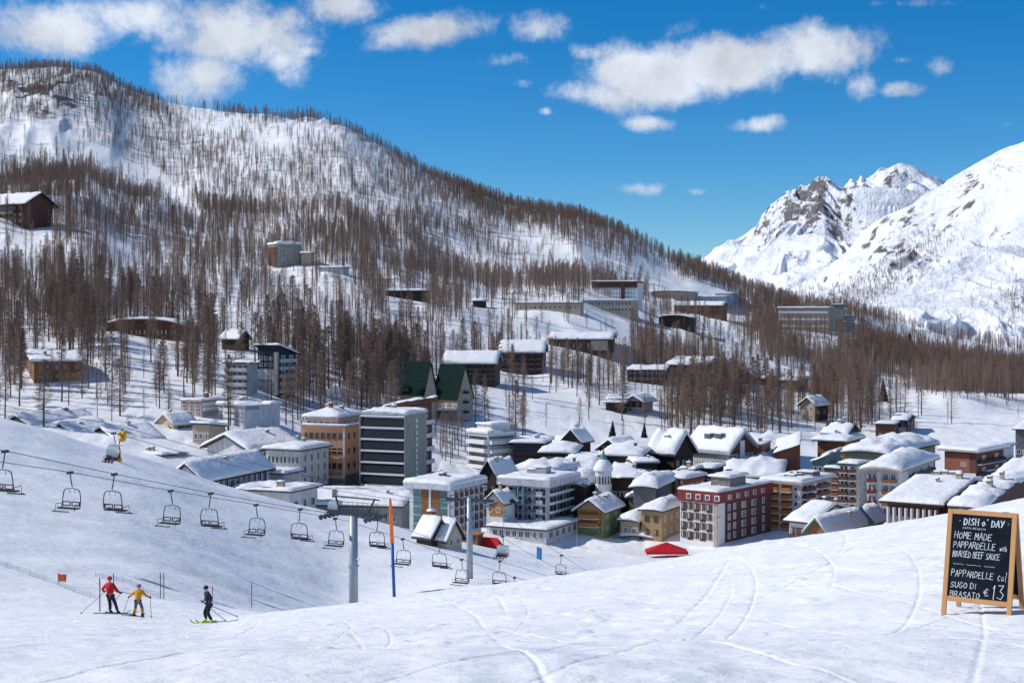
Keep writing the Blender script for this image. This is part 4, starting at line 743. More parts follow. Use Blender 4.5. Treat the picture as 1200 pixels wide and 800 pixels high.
def larch(seed, nb=120, wmax=.115, low=.22, full=1.0, tw=.0009):
    """unit-height larch in winter: returns trunk and crown triangle lists"""
    r = random.Random(seed); tr = []; cr = []
    lean = (r.gauss(0, .012), r.gauss(0, .012))
    def ax(h): return (lean[0]*h*h+.004*math.sin(h*9+seed), lean[1]*h*h, h)
    K = 7; S_ = 5
    for i in range(K):
        h0, h1 = i/K*.985, (i+1)/K*.985; h0 = h0 if i else -.04; r0 = .0105*(1-max(0, h0))**.8+.0012; r1 = .0105*(1-h1)**.8+.0012
        a0, a1 = ax(h0), ax(h1)
        for k in range(S_):
            q0, q1 = 2*math.pi*k/S_, 2*math.pi*(k+1)/S_
            p = [(a0[0]+r0*math.cos(q0), a0[1]+r0*math.sin(q0), h0), (a0[0]+r0*math.cos(q1), a0[1]+r0*math.sin(q1), h0), (a1[0]+r1*math.cos(q1), a1[1]+r1*math.sin(q1), h1), (a1[0]+r1*math.cos(q0), a1[1]+r1*math.sin(q0), h1)]
            tr += [p[0], p[1], p[2], p[0], p[2], p[3]]
    side = [r.uniform(.7, 1.15) for _ in range(8)]
    for i in range(nb):
        h = low+(1-low)*((i+r.random())/nb)**.9; t = (h-low)/(1-low); q = r.uniform(0, 6.283)
        Lb = wmax*(min(1, .45+t*2.2)*(1-t)**.75+.07)*r.uniform(.55, 1.15)*side[int(q/6.2832*8) % 8]
        o = Vector(ax(h)); d = Vector((math.cos(q), math.sin(q), r.uniform(-.3, .2))); d.normalize(); tip = o+d*Lb+Vector((0, 0, .02*Lb/wmax)); s = Vector((-d.y, d.x, 0))*.0011
        cr += [o-s, o+s, tip]; cr += [o-Vector((0, 0, .0016)), o+Vector((0, 0, .0016)), tip]
        for k in range(int(13*full)):
            f = r.uniform(.15, 1.0)**.7; p = o.lerp(tip, f); e = Vector((r.gauss(0, 1), r.gauss(0, 1), r.gauss(-.2, .9)))+d*.8; e.normalize(); l = r.uniform(.018, .05); w = e.cross(Vector((r.gauss(0, 1), r.gauss(0, 1), r.gauss(0, 1)))).normalized()*tw
            cr += [p-w, p+w, p+e*l]
    for i in range(7):    # dead stubs low on the trunk
        h = r.uniform(.05, low); q = r.uniform(0, 6.283); o = Vector(ax(h)); tip = o+Vector((math.cos(q), math.sin(q), r.uniform(-.2, .2)))*r.uniform(.015, .05); cr += [o-Vector((0, 0, .0015)), o+Vector((0, 0, .0015)), tip]
    return tr, cr
LAR = []
for sd, nb, wm, lo_, fu in ((1, 150, .15, .25, 1), (2, 130, .13, .34, .9), (3, 160, .18, .2, 1.1), (4, 110, .11, .42, .8), (5, 180, .21, .12, 1.2), (6, 140, .14, .3, 1)):
    t_, c_ = larch(sd, nb, wm, lo_, fu); LAR.append((tri_mesh('trunk', t_, M['larch_bark']), tri_mesh('crown', c_, M['larch_twigs']), t_, c_))
LARH = []
for sd, nb, wm, lo_, fu in ((1, 170, .15, .22, 2.2), (2, 150, .13, .3, 2.2), (3, 180, .17, .18, 2.3), (4, 130, .115, .36, 2), (5, 210, .22, .07, 2.8), (6, 160, .14, .26, 2.2)):
    t_, c_ = larch(sd+20, nb, wm, lo_, fu, .00105); LARH.append((tri_mesh('trunk', t_, M['larch_bark']), tri_mesh('crown', c_, M['larch_twigs'])))
def fir(seed):
    r = random.Random(seed); cr = []
    for i in range(26):
        z = .1+.88*i/26; R = .24*(1-(z-.1)/.9)+.02
        for k in range(16):
            q = r.uniform(0, 6.283); d = Vector((math.cos(q), math.sin(q), -.35)); s = Vector((-d.y, d.x, 0))*R*.2; o = Vector((0, 0, z)); l = R*r.uniform(.75, 1.15)
            cr += [o+d*l*.1-s*.3, o+d*l*.65-s+Vector((0, 0, r.uniform(-.01, .01))), o+d*l, o+d*l*.1+s*.3, o+d*l, o+d*l*.65+s]
            cr += [o, o+d*l*.6+Vector((0, 0, -.03)), o+d*l*.9+Vector((0, 0, .01))]
    return cr
FIRM = tri_mesh('crown', fir(3), M['fir_needles'])
# ---- where they grow
def E(px, py, cx, cy, rx, ry, ang=0, p=1):
    a = math.radians(ang); dx = px-cx; dy = py-cy; u = (dx*math.cos(a)+dy*math.sin(a))/rx; v = (-dx*math.sin(a)+dy*math.cos(a))/ry
    return np.exp(-(u*u+v*v)**p)
def density(px, py, t, X, Y):
    """how thickly the wooded slope is grown; t runs 0 at the valley to 1 at the ridge"""
    d = np.full_like(px, .42)*(1-.3*E(px, py, 150, 340, 330, 60, 0, 2))
    n = fbm(X/45, Y/110, 3, 101); n2 = fbm(X/14, Y/30, 2, 104)
    d = d*(1+1.5*n+.6*n2)
    crest = tabv(pyc, px)
    # thick belt along the right shoulder and ridge
    d += 1.9*np.exp(-((py-crest-10)/13)**2)*sstep(px, 440, 560)*(1-.0*px)
    d += 1.5*np.exp(-((py-crest-22)/22)**2)*sstep(px, 780, 860)*(1-sstep(px, 985, 1010)*.75)
    d += .5*np.exp(-((py-crest-8)/16)**2)*(px < 260)+.26*sstep(t, .4, .65)
    # the great wood on the right
    mid = np.interp(px, [860, 920, 1000, 1060, 1120, 1190, 1240], [372, 392, 412, 424, 436, 448, 455]); hw = np.interp(px, [860, 920, 1000, 1100, 1190, 1240], [10, 26, 34, 30, 24, 20])
    d += 2.6*np.exp(-((py-mid)/hw)**4)*sstep(px, 872, 905)*(1-sstep(px, 1190, 1215)*.3)
    d += .9*E(px, py, 965, 450, 90, 34, 12, 2)
    d += .9*E(px, py, 870, 488, 125, 24, 0, 2)+.5*E(px, py, 60, 455, 70, 26, 0, 2)+.5*E(px, py, 330, 462, 40, 26, 0, 2)+.7*E(px, py, 860, 468, 110, 22, 0, 2); d += .8*E(px, py, 780, 448, 60, 26, 0, 2); d += .7*E(px, py, 610, 460, 45, 30, 0, 2)
    d += .6*E(px, py, 700, 435, 60, 20, 0, 2)+.5*E(px, py, 640, 385, 70, 18, 0, 2)
    d += .7*E(px, py, 480, 358, 60, 16, 8, 2)+.2*E(px, py, 30, 345, 70, 40, 0, 2)+.45*E(px, py, 110, 372, 100, 16, 10, 2)+.4*E(px, py, 200, 415, 70, 26, 0, 2)+.3*E(px, py, 370, 430, 60, 40, 0, 2)
    d += .6*E(px, py, 170, 262, 80, 12, 3, 2)+.5*E(px, py, 210, 170, 80, 24, 25, 2)+.5*E(px, py, 100, 120, 60, 20, 12, 2)+.6*E(px, py, 60, 215, 70, 26, 10, 2)+.6*E(px, py, 285, 245, 50, 22, 0, 2)+.4*E(px, py, 430, 260, 120, 50, 20, 2)
    # open snow
    for c in ((40,165,60,30,0,2), (155,205,60,13,35,2), (120,185,55,12,20,2), (205,235,50,10,40,2), (225,128,50,12,15,2), (355,152,45,9,0,2), (250,150,40,9,0,2), (600,284,26,9,0,2), (540,300,18,12,0,1), (160,472,45,12,-5,2), (150,432,40,14,0,2), 
              (540,400,70,14,-15,2), (560,470,60,26,0,2), (640,478,50,16,0,2), (690,500,70,14,0,2), (720,360,60,12,0,2), (700,425,40,8,0,2), (835,395,40,12,-10,2), (860,418,40,14,0,2), (920,440,55,16,0,2),
              (1140,505,95,22,0,2), (1090,478,70,14,15,2), (1050,388,60,8,5,2), (1120,404,70,6,10,2), (1180,418,50,7,8,2), (790,335,40,14,45,2), (690,210,10,6,0,1), (320,170,40,12,0,1), (455,300,20,10,20,1), (20,400,30,10,10,1), (650,305,50,16,20,1), (760,315,36,20,40,1),(1040,455,40,8,18,1.5),(1070,500,40,12,0,1)):
        d *= 1-.93*E(px, py, c[0], c[1], c[2], c[3], c[4], c[5])
    return np.clip(d, 0, 3.4)
R_ = np.random.RandomState(11)
NC = 420000
px_ = R_.uniform(-1100, 2100, NC); t_ = R_.uniform(-.05, 1.03, NC)
yb_ = tabv(Yb, px_); yc_ = tabv(Yc, px_); Yt = yb_*(yc_/yb_)**t_; Xt = (px_-600)*Yt/F; Zt = H(Xt, Yt); py_ = HY-Zt*F/Yt
# equal chance per photo area, thinned by the density map
pyb_, pyc_ = tabv(pyb, px_), tabv(pyc, px_)
span = (pyb_-pyc_)/330.0
dn_ = density(px_, py_, t_, Xt, Yt)*span*.138*np.clip((Yt/700)**1.4, .52, 5.2)*(1+.35*vn(Xt/38, Yt/70, 150)*(px_ > 860))
keep = R_.uniform(0, 1, NC) < dn_
for (bb, lb, pts, prg, eav, by) in BL:
    cx_ = sum(p[0] for p in pts)/4; cy_ = sum(p[1] for p in pts)/4; rr = max(math.hypot(p[0]-cx_, p[1]-cy_) for p in pts)
    p0 = np.array(pts[0]); a_ = np.array(pts[1])-p0; c_ = np.array(pts[2])-p0; la = np.linalg.norm(a_); lc = np.linalg.norm(c_)
    u_ = ((Xt-p0[0])*a_[0]+(Yt-p0[1])*a_[1])/la; v_ = ((Xt-p0[0])*c_[0]+(Yt-p0[1])*c_[1])/lc
    keep &= ~((u_ > -3.5) & (u_ < la+3.5) & (v_ > -3.5) & (v_ < lc+3.5))
    # a cleared apron in front of each house
    infr = (px_ > prg[0]-2) & (px_ < prg[1]+2) & (Yt < by) & (Yt > by*.87) & (R_.uniform(0, 1, NC) < .8)
    keep &= ~infr
Xt, Yt, Zt, px_, py_, t_ = Xt[keep], Yt[keep], Zt[keep], px_[keep], py_[keep], t_[keep]
ht = R_.uniform(9, 23, len(Xt))*(1-.30*sstep(t_, .45, 1.0))*np.where(px_ > 870, .92, 1)
ht = ht*(1+.12*vn(Xt/60, Yt/60, 140)); ht[R_.uniform(0, 1, len(ht)) < .18] *= .55
var = R_.randint(0, 6, len(Xt)); rot = R_.uniform(0, 6.28, len(Xt)); wid = R_.uniform(.9, 1.5, len(Xt))
# single trees the photo shows in and below the village
ONE = [(506,528,11,4),(516,530,12,4),(522,540,10,4),(530,538,12,4),(537,534,10,4),(545,530,9,4),(520,522,13,4),(510,512,12,4),(536,516,11,4),(528,545,8,4),(486,470,15,0),(465,462,14,2),(600,528,11,4),(612,516,14,2),(512,520,8,4),(524,532,13,4),(533,528,12,4),(541,524,11,2),(518,538,9,4),(548,536,8,2),(527,512,12,4),(604,520,22,2),(597,512,15,0),(607,545,9,5),(252,520,9,1),(263,530,7,2),(270,500,12,0),(335,498,16,0),(343,505,12,5),(640,500,9,2),(730,520,9,0),(880,505,15,0),(845,502,16,1),(905,512,13,2),(955,505,13,0),(1068,525,10,4),(1074,516,8,2),(430,478,17,2),(418,482,12,4),(445,470,16,0),(352,478,17,0),(318,470,13,1),(690,492,12,0),(1004,500,14,2),(1015,494,13,0)]
ox, oy, oz, oh, ov = [], [], [], [], []
for (a, b_, h_, v_) in ONE:
    X_, Y_, Z_ = ground(a, b_, 330, 900); ox.append(X_); oy.append(Y_); oz.append(Z_); oh.append(h_); ov.append(v_)
n1 = len(ox)
Xt = np.r_[ox, Xt]; Yt = np.r_[oy, Yt]; Zt = np.r_[oz, Zt]; ht = np.r_[oh, ht]; var = np.r_[ov, var].astype(int); rot = np.r_[R_.uniform(0, 6, n1), rot]; wid = np.r_[R_.uniform(1.2, 1.7, n1), wid]
px_ = 600+Xt*F/Yt; py_ = HY-Zt*F/Yt
print('larches', len(Xt))
vis = (px_ > -5) & (px_ < 1205)
size = ht/Yt*np.where(vis, 1, 0); order = np.argsort(-size); single = order[:295]; rest = order[295:]
# individual larches
clus = {}
for i in single:
    best = None
    for k, (bb, lb, pts, prg, eav, by) in enumerate(BL):
        cxp = (prg[0]+prg[1])/2; dx = max(0, prg[0]-px_[i], px_[i]-prg[1]); dy = py_[i]-(eav+6); dd = math.hypot(dx, dy*1.3)
        if best is None or dd < best[0]: best = (dd, k, 'left of' if px_[i] < prg[0] else 'right of' if px_[i] > prg[1] else 'in front of' if Yt[i] < by else 'behind')
    clus.setdefault((best[1], best[2]), []).append(i)
def nth(n):
    w = ['first', 'second', 'third', 'fourth', 'fifth', 'sixth', 'seventh', 'eighth', 'ninth', 'tenth']
    return w[n-1] if n <= 10 else '%d%s' % (n, 'th' if 10 < n % 100 < 14 else {1: 'st', 2: 'nd', 3: 'rd'}.get(n % 10, 'th'))
def shorten(lb):
    w = lb.split(); cut = len(w)
    for s_ in ('with', 'on', 'right', 'left', 'beside', 'among', 'below', 'above', 'behind', 'between', 'in', 'at', 'under', 'alone', 'just', 'cut', 'by', 'standing', 'hidden', 'running'):
        if s_ in w[2:]: cut = min(cut, w[2:].index(s_)+2)
    return ' '.join(w[:cut]) if cut > 3 else ' '.join(w[:min(len(w), 8)])
for (k, rel), ids in clus.items():
    ids.sort(key=lambda i: px_[i]); lb = shorten(BL[k][1])
    for q, i in enumerate(ids):
        tall = 'tall' if ht[i] > 16 else 'slender' if ht[i] > 11 else 'small'
        lab = '%s bare larch %s the %s' % (tall, rel, lb)
        if len(ids) > 1: lab = '%s bare larch, %s from left of those %s the %s' % (tall, nth(q+1), rel, lb)
        w_ = lab.split()
        if len(w_) > 16: lab = ' '.join(w_[:16])
        o = empty('larch_tree', (Xt[i], Yt[i], Zt[i]), rot[i], label=lab, cat='tree', group='bare larches around the village'); o.scale = (ht[i]*wid[i], ht[i]*wid[i], ht[i])
        link('trunk', LARH[var[i]][0], o); link('crown', LARH[var[i]][1], o)
# the rest of the wood: one object, instanced
srcs = []
for tm, cm, tt_, cc_ in LAR:
    A = np.array([tuple(v) for v in tt_]+[tuple(v) for v in cc_], dtype=np.float32); me = tri_mesh('larch', A, M['larch_bark']); me.materials.append(M['larch_twigs'])
    me.polygons.foreach_set('material_index', np.r_[np.zeros(len(tt_)//3, np.int32), np.ones(len(cc_)//3, np.int32)]); srcs.append(bpy.data.objects.new('larch_source', me))
# sparse woods on the far mountain
def far_pts():
    P_ = []; r = random.Random(9)
    dg = bpy.context.evaluated_depsgraph_get()
    from mathutils.bvhtree import BVHTree
    o = bpy.data.objects['mountain_slope']; bm_ = bmesh.new(); bm_.from_mesh(o.data); bv = BVHTree.FromBMesh(bm_); bm_.free()
    n = 0
    while n < 9000:
        a = r.uniform(880, 1230); b_ = r.uniform(270, 410)
        w = float(E(a, b_, 1020, 338, 60, 16, -38, 1)+.9*E(a, b_, 960, 345, 50, 10, 0, 1)+.6*E(a, b_, 1080, 300, 50, 18, -40, 1)+.03+.5*E(a, b_, 1195, 355, 26, 26, 0, 1))
        n += 1
        if r.random() > w: continue
        d = Vector(((a-600)/F, 1, (HY-b_)/F)).normalized(); h, nn, ii, ds = bv.ray_cast(Vector((0, 0, 0)), d, 9000)
        if h is not None: P_.append((h.x, h.y, h.z-.5, r.uniform(9, 16)))
    return P_
FP = far_pts()
RX = np.r_[Xt[rest], [p[0] for p in FP]]; RY = np.r_[Yt[rest], [p[1] for p in FP]]; RZ = np.r_[Zt[rest], [p[2] for p in FP]]; RH = np.r_[ht[rest], [p[3] for p in FP]]
RV = np.r_[var[rest], R_.randint(0, 6, len(FP))]; RW = np.r_[wid[rest], R_.uniform(1, 1.6, len(FP))]; RR = np.r_[rot[rest], R_.uniform(0, 6, len(FP))]
me = bpy.data.meshes.new('larch_forest'); me.vertices.add(len(RX)); me.vertices.foreach_set('co', np.stack([RX, RY, RZ], -1).astype(np.float32).ravel())
a = me.attributes.new('sc', 'FLOAT_VECTOR', 'POINT'); a.data.foreach_set('vector', np.stack([RH*RW, RH*RW, RH], -1).astype(np.float32).ravel())
a = me.attributes.new('ro', 'FLOAT_VECTOR', 'POINT'); a.data.foreach_set('vector', np.stack([RR*0, RR*0, RR], -1).astype(np.float32).ravel())
a = me.attributes.new('ix', 'INT', 'POINT'); a.data.foreach_set('value', RV.astype(np.int32))
fo = link('larch_forest', me); tag(fo, 'bare brown larch wood covering the snowy slopes above the village', 'forest', kind='stuff')
ng = bpy.data.node_groups.new('forest', 'GeometryNodeTree'); ng.interface.new_socket('Geometry', in_out='INPUT', socket_type='NodeSocketGeometry'); ng.interface.new_socket('Geometry', in_out='OUTPUT', socket_type='NodeSocketGeometry')
gi = ng.nodes.new('NodeGroupInput'); go = ng.nodes.new('NodeGroupOutput'); jn = ng.nodes.new('GeometryNodeJoinGeometry'); ip = ng.nodes.new('GeometryNodeInstanceOnPoints'); mp_ = ng.nodes.new('GeometryNodeMeshToPoints')
for so in srcs:
    oi = ng.nodes.new('GeometryNodeObjectInfo'); oi.inputs['Object'].default_value = so; oi.inputs['As Instance'].default_value = True; ng.links.new(oi.outputs['Geometry'], jn.inputs[0])
def nat(nm, dt):
    n = ng.nodes.new('GeometryNodeInputNamedAttribute'); n.data_type = dt; n.inputs['Name'].default_value = nm; return n.outputs['Attribute']
ng.links.new(gi.outputs[0], mp_.inputs['Mesh']); ng.links.new(mp_.outputs[0], ip.inputs['Points']); ng.links.new(jn.outputs[0], ip.inputs['Instance'])
ip.inputs['Pick Instance'].default_value = True; ng.links.new(nat('ix', 'INT'), ip.inputs['Instance Index']); ng.links.new(nat('sc', 'FLOAT_VECTOR'), ip.inputs['Scale'])
e2r = ng.nodes.new('FunctionNodeEulerToRotation'); ng.links.new(nat('ro', 'FLOAT_VECTOR'), e2r.inputs[0]); ng.links.new(e2r.outputs[0], ip.inputs['Rotation']); ng.links.new(ip.outputs[0], go.inputs[0])
md = fo.modifiers.new('forest', 'NODES'); md.node_group = ng
# dark firs
FIRS = [(718,517,7.5,'dark green fir left of the pair above the domed chalet roof'), (755,516,6.5,'dark green fir right of the pair above the domed chalet roof'), (1002,572,6.5,'dark fir on the left of the tight clump below the striped tower'), (1008,573,7,'dark fir on the right of the tight clump below the striped tower'), (995,572,6,'lowest dark fir of the clump beside the balconied block'),
        (823,398,7,'little dark fir on the open slope near the forest road'), (1066,405,13,'dark fir standing alone on the far snowy shelf'), (958,462,12,'dark fir among the brown larches above the gabled chalet'), (1035,470,12,'dark fir at the lower edge of the right wood')]
for (a_, b_, h_, lb) in FIRS:
    X_, Y_, Z_ = ground(a_, b_, 350, 1800); o = empty('fir_tree', (X_, Y_, Z_-.3), rnd.random()*6, label=lb, cat='tree'); o.scale = (h_*1.1, h_*1.1, h_)
    mb = MB(); mb.tube([(0, 0, -.1), (0, 0, .9)], .02, M['larch_bark'], r2=.004); mb.build('trunk', o); link('crown', FIRM, o)
# ------------------------------------------------------------------ people
def pmat(k, c, r=.8): M[k] = mat(k, c, r, .12, 6)
pmat('skin', (.52, .30, .22), .6); pmat('red_cloth', (.52, .012, .02)); pmat('yellow_cloth', (.68, .30, .01)); pmat('black_cloth', (.012, .013, .02)); pmat('navy_cloth', (.014, .022, .05)); pmat('grey_cloth', (.1, .1, .115))
pmat('purple_cloth', (.22, .13, .36)); pmat('lime_plastic', (.42, .62, .03), .4); pmat('white_cloth', (.6, .6, .62)); pmat('pink_cloth', (.5, .12, .2)); pmat('blue_cloth', (.02, .12, .4)); pmat('hair', (.04, .025, .018)); pmat('orange_paint', (.85, .16, .015), .45); pmat('blue_paint', (.015, .09, .38), .45)
pmat('yellow_pad', (.80, .40, .01), .6); pmat('eye_dark', (.02, .015, .012), .4); pmat('goggle', (.05, .03, .06), .15)
def skin(name, chain, parent, m, sub=1, loc=(0, 0, 0)):
    """one continuous surface grown along joints: chain = [(start key, [(point, radius) ...]) ...]"""
    bm = bmesh.new(); ly = bm.verts.layers.skin.verify(); V = {}
    for line in chain:
        prev = None
        for (k, p, r) in line:
            if k in V: v = V[k]
            else:
                v = bm.verts.new(p); V[k] = v; rr = r if isinstance(r, tuple) else (r, r); v[ly].radius = rr
                if k == 'pelvis' or (k == chain[0][0][0] and 'pelvis' not in [q[0] for q in chain[0]]): v[ly].use_root = True
            if prev is not None and bm.edges.get((prev, v)) is None: bm.edges.new((prev, v))
            prev = v
    me = bpy.data.meshes.new(name); bm.to_mesh(me); bm.free(); me.materials.append(M[m])
    o = link(name, me, parent, loc); sk = o.modifiers.new('skin', 'SKIN'); sk.use_smooth_shade = True; sb = o.modifiers.new('sub', 'SUBSURF'); sb.levels = sub; sb.render_levels = sub
    return o
def person(label, loc, rz, s, J, jacket, pants, hat, boots='black_cloth', gloves='black_cloth', knee=None, goggles=False, group=None):
    """J: joint positions at 1.75 m size; figure faces local -y"""
    root = None; q = {k: tuple(c*s for c in v) for k, v in J.items()}; g = lambda k: q[k]
    def mid(a, b, f=.5): return tuple(x+(y-x)*f for x, y in zip(q[a], q[b]))
    R = lambda *a: tuple(x*s for x in a) if len(a) > 1 else a[0]*s
    ch = [[('pelvis', g('pelvis'), R(.13, .11)), ('waist', g('waist'), R(.125, .10)), ('chest', g('chest'), R(.16, .12)), ('neck', g('neck'), R(.055)), ('head0', g('head0'), R(.07)), ('head', g('head'), R(.088, .095)), ('head2', g('head2'), R(.06))]]
    for a in 'lr':
        ch.append([('chest', g('chest'), 0), (a+'sh', g(a+'sh'), R(.06)), (a+'el', g(a+'el'), R(.043)), (a+'wr', g(a+'wr'), R(.03)), (a+'pa', g(a+'pa'), R(.036, .022))])
        hp = Vector(g(a+'pa')); d = (hp-Vector(g(a+'wr'))).normalized(); sd = Vector((0, 1, 0)).cross(d)
        if sd.length < .1: sd = Vector((1, 0, 0))
        sd.normalize(); cu = d.cross(sd).normalized()
        for k, (o_, l) in enumerate(((-.026, .052), (-.009, .062), (.009, .058), (.026, .046))):
            p1 = hp+sd*o_*s+d*.03*s; p2 = p1+d*l*.5*s+cu*.02*s; p3 = p2+cu*l*.6*s; ch.append([(a+'pa', g(a+'pa'), 0), (a+'f%d' % k, tuple(p1), R(.0095)), (a+'g%d' % k, tuple(p2), R(.009)), (a+'h%d' % k, tuple(p3), R(.008))])
        t1 = Vector(g(a+'wr')).lerp(hp, .6)+sd*.035*s; ch.append([(a+'wr', g(a+'wr'), 0), (a+'t', tuple(t1), R(.011)), (a+'t2', tuple(t1+d*.035*s+cu*.02*s), R(.009))])
        ch.append([('pelvis', g('pelvis'), 0), (a+'hi', g(a+'hi'), R(.095)), (a+'kn', g(a+'kn'), R(.062)), (a+'an', g(a+'an'), R(.045)), (a+'to', g(a+'to'), R(.04, .03))])
    body = skin('person', ch, None, 'skin'); body.location = loc; body.rotation_euler = (0, 0, rz); tag(body, label, 'person', group)
    jk = [[('pelvis', mid('pelvis', 'waist', .05), R(.20, .18)), ('waist', g('waist'), R(.185, .165)), ('chest', g('chest'), R(.215, .175)), ('neck', mid('chest', 'neck', .9), R(.115))]]
    for a in 'lr': jk.append([('chest', g('chest'), 0), (a+'sh', g(a+'sh'), R(.105)), (a+'el', g(a+'el'), R(.084)), (a+'wr', mid(a+'el', a+'wr', .9), R(.064))])
    skin('jacket', jk, body, jacket)
    pt = [[('pelvis', g('pelvis'), R(.15, .13))]]; pt = []
    for a in 'lr':
        pt.append([('pelvis', g('pelvis'), R(.145, .125)), (a+'hi', g(a+'hi'), R(.115)), (a+'kn', g(a+'kn'), R(.086)), (a+'an', mid(a+'kn', a+'an', .86), R(.08))])
    skin('trousers', pt, body, pants)
    if knee:
        for a in 'lr': skin('trouser_leg', [[(a+'k0', mid(a+'kn', a+'an', -.12), R(.092)), (a+'k', mid(a+'kn', a+'an', .4), R(.098)), (a+'k2', mid(a+'kn', a+'an', .85), R(.092))]], body, knee)
    for a in 'lr':
        skin('boot', [[('a', mid(a+'kn', a+'an', .75), R(.075)), ('b', g(a+'an'), R(.07)), ('c', g(a+'to'), R(.055, .045))]], body, boots)
        d = Vector(g(a+'pa'))-Vector(g(a+'wr')); skin('glove', [[('a', mid(a+'el', a+'wr', .88), R(.05)), ('b', g(a+'wr'), R(.045)), ('c', g(a+'pa'), R(.05, .038)), ('d', tuple(Vector(g(a+'pa'))+d*.8), R(.035, .028))]], body, gloves)
    h = Vector(g('head')); f = Vector(J.get('face', (0, -1, 0))).normalized(); sd = f.cross(Vector((0, 0, 1))).normalized(); up = sd.cross(f)
    hm = MB(); r = .125*s
    prof = [(r*.96, -.25*r), (r*1.0, 0), (r*.97, .35*r), (r*.8, .72*r), (r*.45, .98*r), (r*.05, 1.06*r)]
    hm.lathe(prof, M[hat], 14); hb = hm.build('helmet', body, tuple(h-f*.008*s+Vector((0, 0, .025*s))), smooth=True)
    ft = MB()
    for e in (-1, 1):
        c = h+f*.088*s+sd*e*.034*s+up*.0*s; ft.lathe([(.003*s, -.012*s), (.013*s, 0), (.003*s, .012*s)], M['eye_dark'], 6, (0, 0)); n_ = 6*3
        for i in range(len(ft.v)-n_, len(ft.v)): v = ft.v[i]; ft.v[i] = (v[0]+c.x, v[1]+c.y, v[2]+c.z)
    ft.build('eyes', body)
    ns = MB(); ns.tube([h+f*.085*s+up*.01*s, h+f*.118*s-up*.025*s, h+f*.09*s-up*.035*s], .014*s, M['skin'], 6, .012*s); ns.build('nose', body, smooth=True)
    mo = MB(); mo.tube([h+f*.088*s-up*.058*s-sd*.024*s, h+f*.096*s-up*.06*s, h+f*.088*s-up*.058*s+sd*.024*s], .006*s, M['pink_cloth'], 5); mo.build('mouth', body)
    for e in (-1, 1):
        er = MB(); er.tube([h+sd*e*.09*s+up*.02*s, h+sd*e*.102*s, h+sd*e*.092*s-up*.028*s], .013*s, M['skin'], 6); er.build('ear', body, smooth=True)
    if goggles:
        gg = MB(); gg.tube([h+sd*x*s+f*y*s+up*.012*s for x, y in ((-.1, .04), (-.06, .088), (0, .105), (.06, .088), (.1, .04))], .026*s, M['goggle'], 6); gg.build('goggles', body, smooth=True)
    return body
def ski(label, a, heading, Lh, m, group=None):
    """a: ground point under the boot"""
    mb = MB(); n = 12; dx, dy = math.sin(heading), math.cos(heading); vs = []; fs = []
    for i in range(n+1):
        t = -Lh*.45+Lh*i/n; z = .03+(.16*((i-n+2)/2)**2 if i > n-2 else 0); w = .05 if i < n else .02
        vs += [(t, -w, z), (t, w, z), (t, -w, z+.025), (t, w, z+.025)]
    for i in range(n):
        o = i*4; fs += [(o, o+1, o+5, o+4), (o+2, o+6, o+7, o+3), (o, o+4, o+6, o+2), (o+1, o+3, o+7, o+5)]
    fs += [(0, 2, 3, 1), (n*4, n*4+1, n*4+3, n*4+2)]
    mb.add(vs, fs, M[m]); o = mb.build('ski', None, a, math.atan2(dy, dx)); b2 = MB(); b2.box(-.18, .18, -.035, .035, .05, .09, M['trim_dark']); b2.build('binding', o)
    z0 = hz(a[0]-dx*.5, a[1]-dy*.5); z1 = hz(a[0]+dx*.5, a[1]+dy*.5); o.rotation_euler[1] = -math.atan2(z1-z0, 1.0)
    return tag(o, label, 'ski', group)
def pole(label, hand, tip, group=None):
    mb = MB(); h, t = Vector(hand), Vector(tip); mb.tube([(0, 0, 0), t-h], .012, M['steel_dark'], 6); o = mb.build('ski_pole', None, hand); d = (h-t).normalized()
    g = MB(); g.tube([d*.09, -d*.05], .022, M['black_cloth'], 6); g.build('grip', o); bk = MB(); c = (t-h)+d*.07; bk.tube([c, c+d*.015], .055, M['trim_dark'], 8); bk.build('basket', o)
    return tag(o, label, 'ski pole', group)
def world(o, p):
    c, s_ = math.cos(o.rotation_euler[2]), math.sin(o.rotation_euler[2]); return (o.location[0]+p[0]*c-p[1]*s_, o.location[1]+p[0]*s_+p[1]*c, o.location[2]+p[2])
SL = dict(pelvis=(0, .04, .90), waist=(0, .02, 1.08), chest=(.0, -.04, 1.32), neck=(0, -.09, 1.50), head0=(0, -.10, 1.56), head=(0, -.12, 1.645), head2=(0, -.11, 1.73),
          lsh=(-.19, -.04, 1.40), rsh=(.19, -.04, 1.40), lel=(-.32, -.04, 1.15), rel=(.32, -.04, 1.15), lwr=(-.34, -.22, 1.00), rwr=(.34, -.22, 1.00), lpa=(-.34, -.30, .98), rpa=(.34, -.30, .98),
          lhi=(-.10, .04, .86), rhi=(.10, .04, .86), lkn=(-.13, -.10, .50), rkn=(.13, -.10, .50), lan=(-.15, .02, .12), ran=(.15, .02, .12), lto=(-.15, -.16, .06), rto=(.15, -.16, .06))
def at(px, py, Y0=30, Y1=120): return ground(px, py, Y0, Y1)
